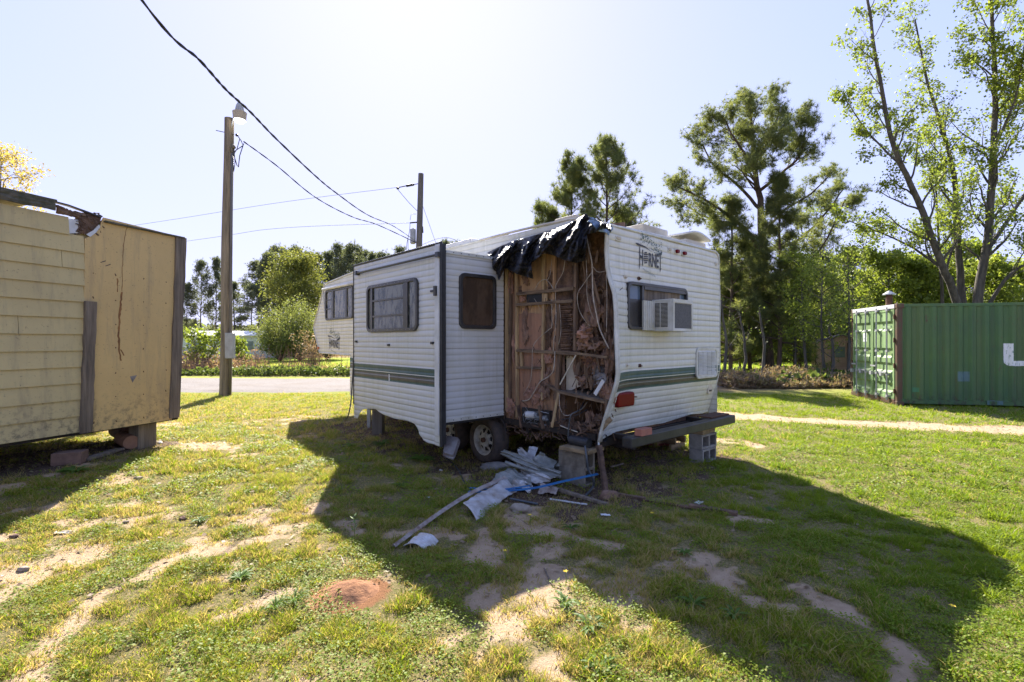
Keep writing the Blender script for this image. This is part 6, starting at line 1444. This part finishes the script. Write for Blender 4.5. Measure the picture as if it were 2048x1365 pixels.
for k, px, Y, top, lb, sx in [
    (1, 372, 66, 570, 'distant dark pine just right of the yellow shed corner post', 1.0), (0, 402, 68, 527, 'distant tall pine with thin crown just left of the lamp pole', .8),
    (1, 432, 70, 520, 'distant tall narrow pine half hidden behind the lamp pole', .7), (2, 500, 60, 575, 'distant pine with a wide flat crown just right of the lamp pole', 1.3),
    (0, 535, 66, 512, 'distant tall pine at the left end of the pine row above the pale willow bush', .95), (2, 560, 70, 500, 'second tall pine in the row behind the yellow green tree', .9),
    (0, 592, 72, 500, 'pine rising directly behind the top of the yellow green tree', 1.0), (2, 618, 76, 510, 'pine showing over the right shoulder of the yellow green tree', .9),
    (1, 655, 70, 508, 'pine behind the nose of the trailer, just left of its two tallest neighbours', .95), (0, 676, 68, 494, 'slim pine above the front slope of the trailer roof', .7),
    (2, 712, 70, 495, 'wide pine above the place where trailer nose and slide-out meet', .95), (1, 745, 76, 510, 'pine top just above the left end of the slide-out roof', .8),
    (0, 800, 80, 500, 'small pine top peeping over the middle of the slide-out roof', .8), (1, 893, 72, 486, 'pine top seen over the right end of the slide-out roof', .7),
    (1, 470, 64, 568, 'low distant pine just right of the lamp pole, under its wide-crowned neighbour', 1.3), (0, 516, 74, 528, 'distant pine filling the gap left of the pine row', 1.2),
    (1, 548, 68, 512, 'distant pine between the left end of the row and the yellow green tree', 1.2), (2, 577, 76, 506, 'wide distant pine behind the left shoulder of the yellow green tree', 1.1),
    (1, 637, 72, 512, 'distant pine between the yellow green tree and the trailer nose', 1.3), (0, 692, 74, 504, 'distant pine above the front slope of the trailer, right of the slim one', 1.1),
    (1, 728, 74, 506, 'distant pine behind the left top corner of the slide-out', 1.2), (2, 772, 80, 512, 'distant pine crown just showing over the slide-out roof, left of the small one', 1.1),
    (0, 912, 74, 490, 'pine top between the slide-out roof and the trailer roof', .7)]:
    put_pine(k, px, Y, top, lb, GL, sx=sx)
GR_ = 'dark wood behind the container and the small brown shed'
wood = [(2,1455,52,560),(1,1490,50,555),(0,1520,55,540),(3,1560,44,585),(1,1600,54,520),(0,1645,50,510),(2,1672,56,545),(1,1700,46,505),(3,1725,48,560),(0,1752,52,540),(2,1790,55,528),(1,1830,52,545),(3,1860,46,565),(0,1895,54,540),(2,1935,52,550),(1,1975,50,545),(0,2015,54,535),(1,2060,50,540),(2,2120,52,520),(0,1430,58,560),(1,1400,56,575),(3,1625,42,590),(3,1690,42,585),(3,1790,44,575),(3,1990,44,570)]
for i, (k, px, Y, top) in enumerate(wood):
    put_pine(k, px, Y, top, 'one of the dark pines of the dense wood behind the container and brown shed', GR_, sx=1.25)
# pines behind the trailer
T = pine(71, 11, 4.6, .10, 60, 2, .15, .02); T.make('pine_tree', 'tall pointed pine rising behind the trailer roof above the torn tarp, right one', T.needles(26, .30, .018, .12, .9, 1), 'needles', 'bark_pine', (P(1212,0,28).x, 28, 0)).scale = (1.0,1.0,1.13)
T = pine(72, 10, 4.0, .10, 56, 2, .14, .02); T.make('pine_tree', 'pointed pine behind the trailer roof, left of its taller neighbour', T.needles(26, .30, .018, .12, .9, 1), 'needles', 'bark_pine', (P(1143,0,29).x, 29, 0)).scale = (1.0,1.0,1.17)
T = pine(73, 8, 3.2, .1, 44, 2, .12, .02); T.make('pine_tree', 'smaller pine at the left of the group showing above the trailer roof', T.needles(24, .28, .018, .12, .9, 1), 'needles', 'bark_pine', (P(1095,0,30).x, 30, 0)).scale = (1,1,1.18)
T = pine(74, 8, 3.2, .1, 44, 2, .12, .02); T.make('pine_tree', 'lower pine at the right of the group showing above the trailer roof', T.needles(24, .28, .018, .12, .9, 1), 'needles', 'bark_pine', (P(1248,0,30).x, 30, 0)).scale = (1,1,1.12)
# ---- the big pine right of the trailer, limb by limb
Y0 = 26
T = Tree(11)
def PP(px, py, dy=0): return P(px, py, Y0+dy)
kw = dict(lv=2, up=.05, wob=.14, kids=(3,5), spread=.75, ratio=.52, t0=.25)
T.limb([PP(1537,760),PP(1533,640),PP(1528,520),PP(1518,400),PP(1505,300),PP(1500,215)], .32, .05, dict(kw, n=26, L=1.9, fr=.62, tap=.5))
for pts, r, n, L in [
    ([(1527,520,0),(1500,470,-.6),(1455,430,-1),(1400,395,-1.2),(1355,375,-1)], .13, 11, 1.25),
    ([(1530,500,0),(1590,485,.6),(1640,440,1),(1690,375,1.2)], .12, 9, 1.2),
    ([(1520,420,0),(1475,370,.8),(1430,335,1.2),(1405,290,1.5)], .10, 9, 1.25),
    ([(1516,385,0),(1560,350,-1),(1600,310,-1.5),(1610,250,-1.6)], .10, 11, 1.3),
    ([(1527,530,0),(1580,545,-1),(1640,500,-1.6),(1690,400,-1.6)], .09, 8, 1.1),
    ([(1512,340,0),(1470,280,-.8),(1450,240,-1)], .08, 9, 1.2),
    ([(1508,310,0),(1545,260,.8),(1560,215,1)], .08, 9, 1.2),
    ([(1525,470,0),(1570,420,2),(1620,390,2.5),(1660,350,3)], .09, 9, 1.2),
    ([(1525,480,0),(1460,450,2),(1400,430,2.5),(1360,400,2.5)], .09, 8, 1.1),
    ([(1515,380,0),(1510,330,-2),(1540,280,-2.8)], .08, 9, 1.2)]:
    T.limb([PP(*q) for q in pts], r, .03, dict(kw, n=n, L=L, fr=.35, tap=.2))
org = (P(1535,0,Y0).x, Y0, 0)
T.make('pine_tree', 'largest pine with open spreading crown right of the trailer', T.needles(24, .24, .017, .15, .85, 1), 'needles', 'bark_pine', org)
for sd_, px, Y, H, cw, base, lb in [(75, 1462, 25, 8.6, 1.7, .12, 'young drooping pine standing left of the largest pine, beside the trailer'),
        (76, 1557, 24, 9.4, 1.3, .2, 'slim young pine standing just in front of the largest pine'),
        (77, 1500, 27.5, 7.0, 1.7, .1, 'low bushy pine between the young drooping pine and the largest pine'),
        (79, 1430, 28, 6.4, 1.6, .1, 'low bushy pine half hidden by the right edge of the trailer'),
        (78, 1600, 30, 6.4, 1.8, .1, 'low pine right of the slim young pine, left of the brown shed')]:
    T = pine(sd_, H, cw*1.5, base, 44, 2, .12, .015); T.make('pine_tree', lb, T.needles(24, .30, .018, .12, .85, 1), 'needles', 'bark_pine', (P(px,0,Y).x, Y, 0))
# ---- tall spring trees behind the container
Y1 = 20
def PD(px, py, dy=0): return P(px, py, Y1+dy)
kd = dict(lv=2, up=.10, wob=.16, kids=(3,5), spread=.7, ratio=.55, t0=.2)
def dec(seed, limbs, label, base, per=7, size=.13, keep=1, mat='leaf_spring', sig=.11):
    T = Tree(seed)
    for pts, r0, r1, n, L, fr in limbs: T.limb([PD(*q) for q in pts], r0*.78, r1*.8, dict(kd, n=n, L=L, fr=fr, tap=.5) if n else None)
    return T.make('spring_tree', label, T.leaves(max(3, int(per*.75)), size*.72, sig, keep*.75), mat, 'bark_grey', (PD(*base).x, Y1, 0))
dec(21, [([(1925,690,0),(1915,610,0),(1880,460+60,-.4),(1835,400,-.8),(1790,300,-1.2),(1760,160,-1.4),(1735,0,-1.5),(1728,-90,-1.5)], .21, .03, 30, 2.1, .22),
         ([(1905,560,-.2),(1840,505,.6),(1770,470,1.4),(1690,440,2)], .08, .02, 11, 1.3, .2),
         ([(1800,330,-1.1),(1740,270,-.2),(1690,200,.5)], .06, .02, 10, 1.2, .2)],
    'tall leaning spring tree with its long limb reaching left over the container door', (1925,690,0), keep=.9)
dec(22, [([(1935,690,.5),(1925,600,.5),(1915,480,.6),(1908,350,.8),(1880,250,1),(1850,140,1.2),(1830,40,1.3)], .20, .03, 28, 1.8, .3),
         ([(1912,420,.7),(1870,360,1.5),(1840,290,2)], .07, .02, 10, 1.2, .2)],
    'middle spring tree with upright forked trunk behind the container', (1935,690,.5), per=6, keep=.8)
dec(23, [([(1960,690,-.4),(1955,600,-.4),(1975,480,-.5),(1985,330,-.6),(1990,180,-.8),(1985,30,-1),(1980,-80,-1)], .24, .04, 34, 2.3, .25),
         ([(1975,500,-.5),(2030,420,0),(2080,330,.4),(2110,220,.6)], .12, .02, 14, 1.8, .25),
         ([(1985,300,-.6),(2030,200,-1.5),(2050,80,-2)], .08, .02, 14, 1.6, .2),
         ([(1962,640,-.4),(2010,560,-1),(2070,520,-1.5),(2130,500,-2)], .11, .02, 10, 1.5, .3)],
    'tallest thick-trunked spring tree at the right edge of the photo', (1960,690,-.4), per=9, keep=1)
dec(24, [([(1890,690,2),(1885,600,2),(1878,500,2),(1872,380,2.2),(1868,250,2.3)], .11, .02, 20, 1.2, .35)],
    'thin spring tree with narrow trunk left of the leaning one', (1890,690,2), per=4, keep=.7)
# understorey: leafy young trees between the pines and the container
def shrubtree(seed, H, cw, n, fm='leaf_dark', per=8, size=.11, base=.15, lvl=2, far=False):
    T = Tree(seed); r = T.r; sp = T.limb([(0,0,-.1),(r.uniform(-.2,.2),0,H*.4),(r.uniform(-.4,.4),r.uniform(-.3,.3),H)], .05+H*.006, .012, None); m = len(sp)
    base = max(base, .22)
    for k in range(n):
        t = base+(1-base)*(k+r.random())/n; f = t*(m-1); i = min(int(f), m-2); q = sp[i].lerp(sp[i+1], f-i); az = k*2.4+r.uniform(-.6,.6)
        T.grow(q, Vector((math.cos(az), math.sin(az), .5)), cw*math.sin(math.pi*(.15+.8*(t-base)/(1-base)))**.7*r.uniform(.6,1.2), .02+H*.001, 0, lvl, .07, .18, (3,4), .7, .55, .2)
    return T
und = [(31,1615,22,5.2,1.2,20,'leaf_spring','slim sapling with sparse fresh leaves left of the brown shed',5,.09),
       (32,1652,20,4.6,1.1,16,'leaf_spring','leafy sapling in front of the left wall of the brown shed',3,.08),
       (33,1697,21,5.4,1.2,18,'leaf_spring','leafy sapling in front of the brown shed near the container door',3,.08),
       (34,1590,24,5.0,1.2,16,'leaf_spring','shaded young tree right of the largest pine trunk',3,.09),
       (35,1775,24,5.6,1.8,24,'leaf_spring','bushy young tree rising behind the container door end',10,.13),
       (36,1805,25,5.4,2.0,30,'leaf_spring','bushy green tree behind the container, above its rusty corner post',10,.13),
       (37,1865,24,5.0,1.8,28,'leaf_spring','bushy green tree at the foot of the tall spring trees, left side',10,.13),
       (38,1995,23,4.9,1.9,28,'leaf_spring','bushy green tree at the foot of the tall spring trees, right side',10,.13),
       (39,2060,24,5.2,1.9,26,'leaf_spring','bushy tree behind the container at the right edge',10,.13),
       (40,1635,39,7.0,2.2,28,'leaf_dark','dark leafy tree standing behind the small brown shed',10,.16),
       (41,1480,30,5.2,2.0,28,'leaf_dark','dark leafy tree behind the low pines beside the trailer',10,.15),
       (42,1705,40,8.4,2.4,28,'leaf_dark','tallest leafy tree in the gap between brown shed and container',10,.17),
       (43,1930,28,6.6,2.2,30,'leaf_spring','dark leafy tree filling the gap behind the spring tree trunks',10,.16),
       (44,1545,33,5.5,2.2,28,'leaf_dark','dark leafy tree behind the trunk of the largest pine',10,.16)]
und += [(45,1640,34,10.6,2.8,26,'leaf_spring','tall airy half-bare tree between the largest pine and the container',2,.10),(46,1728,34,9.0,2.4,26,'leaf_spring','airy half-bare tree just left of the container, behind the saplings',2,.12),(47,1590,27,7.0,2.0,24,'leaf_spring','thin half-bare tree just right of the largest pine',2,.10)]
for sd_, px, Y, H, cw, n, fm, lb, per, sz in und:
    T = shrubtree(sd_, H, cw, n, base=.38 if Y < 23 else .2); T.make('young_tree', lb, T.leaves(per, sz, .16, .9), fm, 'bark_grey', (P(px,0,Y).x, Y, 0))
# bare fence-row stems on the right
for i, (px, Y, H, lb) in enumerate([(1447,19,3.2,'thin bare dark stem nearest the right edge of the trailer'), (1486,19.5,2.6,'short bare dark trunk in the dry brush below the young drooping pine'),
        (1524,19,2.8,'crooked bare dark stem in the dry brush left of the slim pine'), (1662,19.5,2.2,'thin bare stem in front of the brown shed wall')]):
    T = Tree(300+i); p = P(px, 0, Y)
    T.limb([(p.x,Y,-.1),(p.x+.1,Y,H*.5),(p.x-.1,Y,H)], .075, .03, dict(kd, n=6, L=.8, fr=.4, lv=1))
    T.make('bare_sapling', lb, T.leaves(1, .06, .05, .5), 'leaf_dark', 'bark_grey', (p.x, Y, 0))
# ---- left side trees
T = shrubtree(51, 10.0, 3.7, 64, lvl=2, base=.1); T.make('yellow_green_tree', 'rounded yellow-green spring tree standing out among the dark distant pines', T.leaves(8, .2, .4, .85), 'leaf_yellow', 'bark_far', (P(598,0,55).x, 55, 0), far=True)
for sd_, px, Y, H, cw, lb in [(52, 560, 40, 3.9, 2.2, 'pale green willow-like bush, lower left lobe left of the trailer nose'), (53, 600, 41, 4.9, 2.6, 'tallest pale green willow-like bush directly left of the trailer nose'), (54, 655, 43, 4.2, 2.2, 'pale green bush mostly hidden behind the trailer nose')]:
    T = Tree(sd_); r = T.r
    for k in range(46):
        az = r.uniform(0, 6.28); e = r.uniform(.5, 1.5)
        T.grow(Vector((0,0,0)), Vector((math.cos(az)*math.cos(e), math.sin(az)*math.cos(e), math.sin(e))), H*(.75+.3*math.sin(e))*r.uniform(.6,1)*(cw/H+(1-cw/H)*math.sin(e)), .03, 1, 2, .03, .12, (6,9), .45, .45, .25)
    T.make('willow_bush', lb, T.leaves(9, .15, .16, asp=.3), 'leaf_willow', 'bark_far', (P(px,0,Y).x, Y, 0), far=True, cat='bush')
T = Tree(57); r = T.r
for k in range(90):
    az = r.uniform(0, 6.28); T.grow(Vector((r.gauss(0,.4),r.gauss(0,.4),0)), Vector((math.cos(az)*.35, math.sin(az)*.35, 1)), r.uniform(1.2,2.4), .012, 1, 1, .02, .07, (1,2), .3, .4)
T.make('dry_reed_clump', 'pinkish brown clump of dry reeds beside the trailer nose', T.leaves(5, .16, .07, asp=.15), 'brush_pink', 'bark_far', (P(628,0,33).x, 33, 0), far=True, cat='bush')
for sd_, px, Y, H, cw, lb in [(58, 392, 25.5, 2.1, .8, 'loose bright green sapling growing by the road right of the yellow shed'), (59, 425, 26, 2.0, .8, 'loose bright green sapling growing by the road just left of the lamp pole'), (60, 480, 27, 1.6, .6, 'small bright green shrub by the road right of the lamp pole')]:
    T = shrubtree(sd_, H, cw, 16, lvl=1); T.make('roadside_sapling', lb, T.leaves(6, .13, .12, .7), 'leaf_spring', 'bark_far', (P(px,0,Y).x, Y, 0), cat='bush')
T = shrubtree(61, 12.4, 2.8, 36, lvl=2, base=.3); T.make('yellow_green_tree', 'amber yellow treetop showing above the broken roof of the yellow shed', T.leaves(8, .11, .22, .55), 'leaf_tan', 'bark_far', (P(-5,0,28).x, 28, 0), far=True)
# far dark tree line along the horizon (reads as one mass)
rng = np.random.default_rng(9); n = 60000
az = rng.uniform(-1.05, 1.15, n); Yf = rng.uniform(84, 100, n); xf = Yf*np.tan(az)*.95; hm = 4.5+3.5*fbm(xf*.12, xf*0+3, 5, 4)
hm = np.where((xf > -62) & (xf < -5), hm*.62, hm)
zf = hm*rng.random(n)**.8; Cc = np.stack([xf, Yf, zf], 1); d = rng.normal(0,1,(n,3)); d /= np.linalg.norm(d,axis=1)[:,None]; q = np.cross(d, rng.normal(0,1,(n,3))); q /= np.linalg.norm(q,axis=1)[:,None]
V_ = np.stack([Cc, Cc+d*.45+q*.35, Cc+d*.9, Cc+d*.45-q*.35], 1).reshape(-1,3)
o = npmesh('far_woods', V_, [np.arange(4*n).reshape(-1,4)], 'needles_hazed', tint=np.repeat(fbm(xf*.4, zf*.6, 2, 3), 4)); tag(o, 'distant band of woods along the horizon', 'woods', kind='stuff')
# understorey brush, dry and green
def brush(name, mat, label, cat, spots, seed, size=.09, asp=.25):
    rng = np.random.default_rng(seed); C = []
    for x0, x1, y0, y1, h, n in spots:
        x = rng.uniform(x0, x1, n); y = rng.uniform(y0, y1, n); hh = h*(.1+1.9*np.clip(fbm(x*.9, y*.9, seed, 3)-.22, 0, 1)); C.append(np.stack([x, y, hh*rng.random(n)**1.1+gz(x,y)], 1))
    C = np.concatenate(C); n = len(C); d = rng.normal(0,1,(n,3)); d[:,2] = abs(d[:,2])*1.2; d /= np.linalg.norm(d,axis=1)[:,None]; q = np.cross(d, rng.normal(0,1,(n,3))); q /= np.linalg.norm(q,axis=1)[:,None]
    l = size*(.5+1.2*rng.random(n))[:,None]; V = np.stack([C, C+d*l*.5+q*l*asp, C+d*l, C+d*l*.5-q*l*asp],1).reshape(-1,3)
    o = npmesh(name, V, [np.arange(4*n).reshape(-1,4)], mat, tint=np.repeat(rng.random(n), 4)); tag(o, label, cat, kind='stuff')
def gx(px, Y): return (px-1024)/F*Y
brush('dry_brush', 'brush_dry', 'tangle of dry brown brush along the wood edge and below the pines', 'brush', [(gx(1440,17.5), gx(1735,17.5), 16.6, 19.3, .45, 26000), (gx(1440,18), gx(1720,18), 17, 19.5, .7, 4000)], 1, .13, .16)
brush('wood_undergrowth', 'leaf_dark', 'green undergrowth at the foot of the wood', 'undergrowth', [(19.6, gx(2250,22), 22, 26, 2.2, 20000), (24, 42, 26, 34, 2.8, 26000), (gx(1440,19), gx(1720,19), 17, 20, .35, 1500), (gx(1400,38), gx(1800,38), 37, 44, 4.0, 30000)], 2, .22, .35)
brush('roadside_weeds', 'leaf_dark', 'low dark green weeds along the far side of the gravel road', 'weeds', [(-22, gx(712,23), 22.6, 23.8, .42, 9000)], 3, .10, .4)
brush('dry_field_weeds', 'brush_pink', 'reddish brown dry weeds between the road and the far field', 'weeds', [(-30, gx(500,26), 24, 28, 1.1, 16000), (-30, gx(712,24), 23.4, 25.5, .5, 5000), (-60, -4, 46, 54, 1.1, 26000)], 4, .16, .12)
# thin dry stalks by the road
S = MB()
random.seed(12)
for k in range(150):
    px = random.choice([random.gauss(600,25), random.gauss(520,14), random.uniform(470,712), random.gauss(400,30)]); Y = random.uniform(23, 25); x = gx(px, Y); h = random.uniform(.6,1.5); dx = random.uniform(-.5,.5)
    S.tube([(x,Y,0),(x+dx*.4,Y,h*.6),(x+dx,Y+random.uniform(-.2,.2),h)], [.012,.009,.004], 3, False)
tag(S.build('dry_stalks', 'brush_pink'), 'thin dry stalks standing along the far side of the road', 'weeds', kind='stuff')
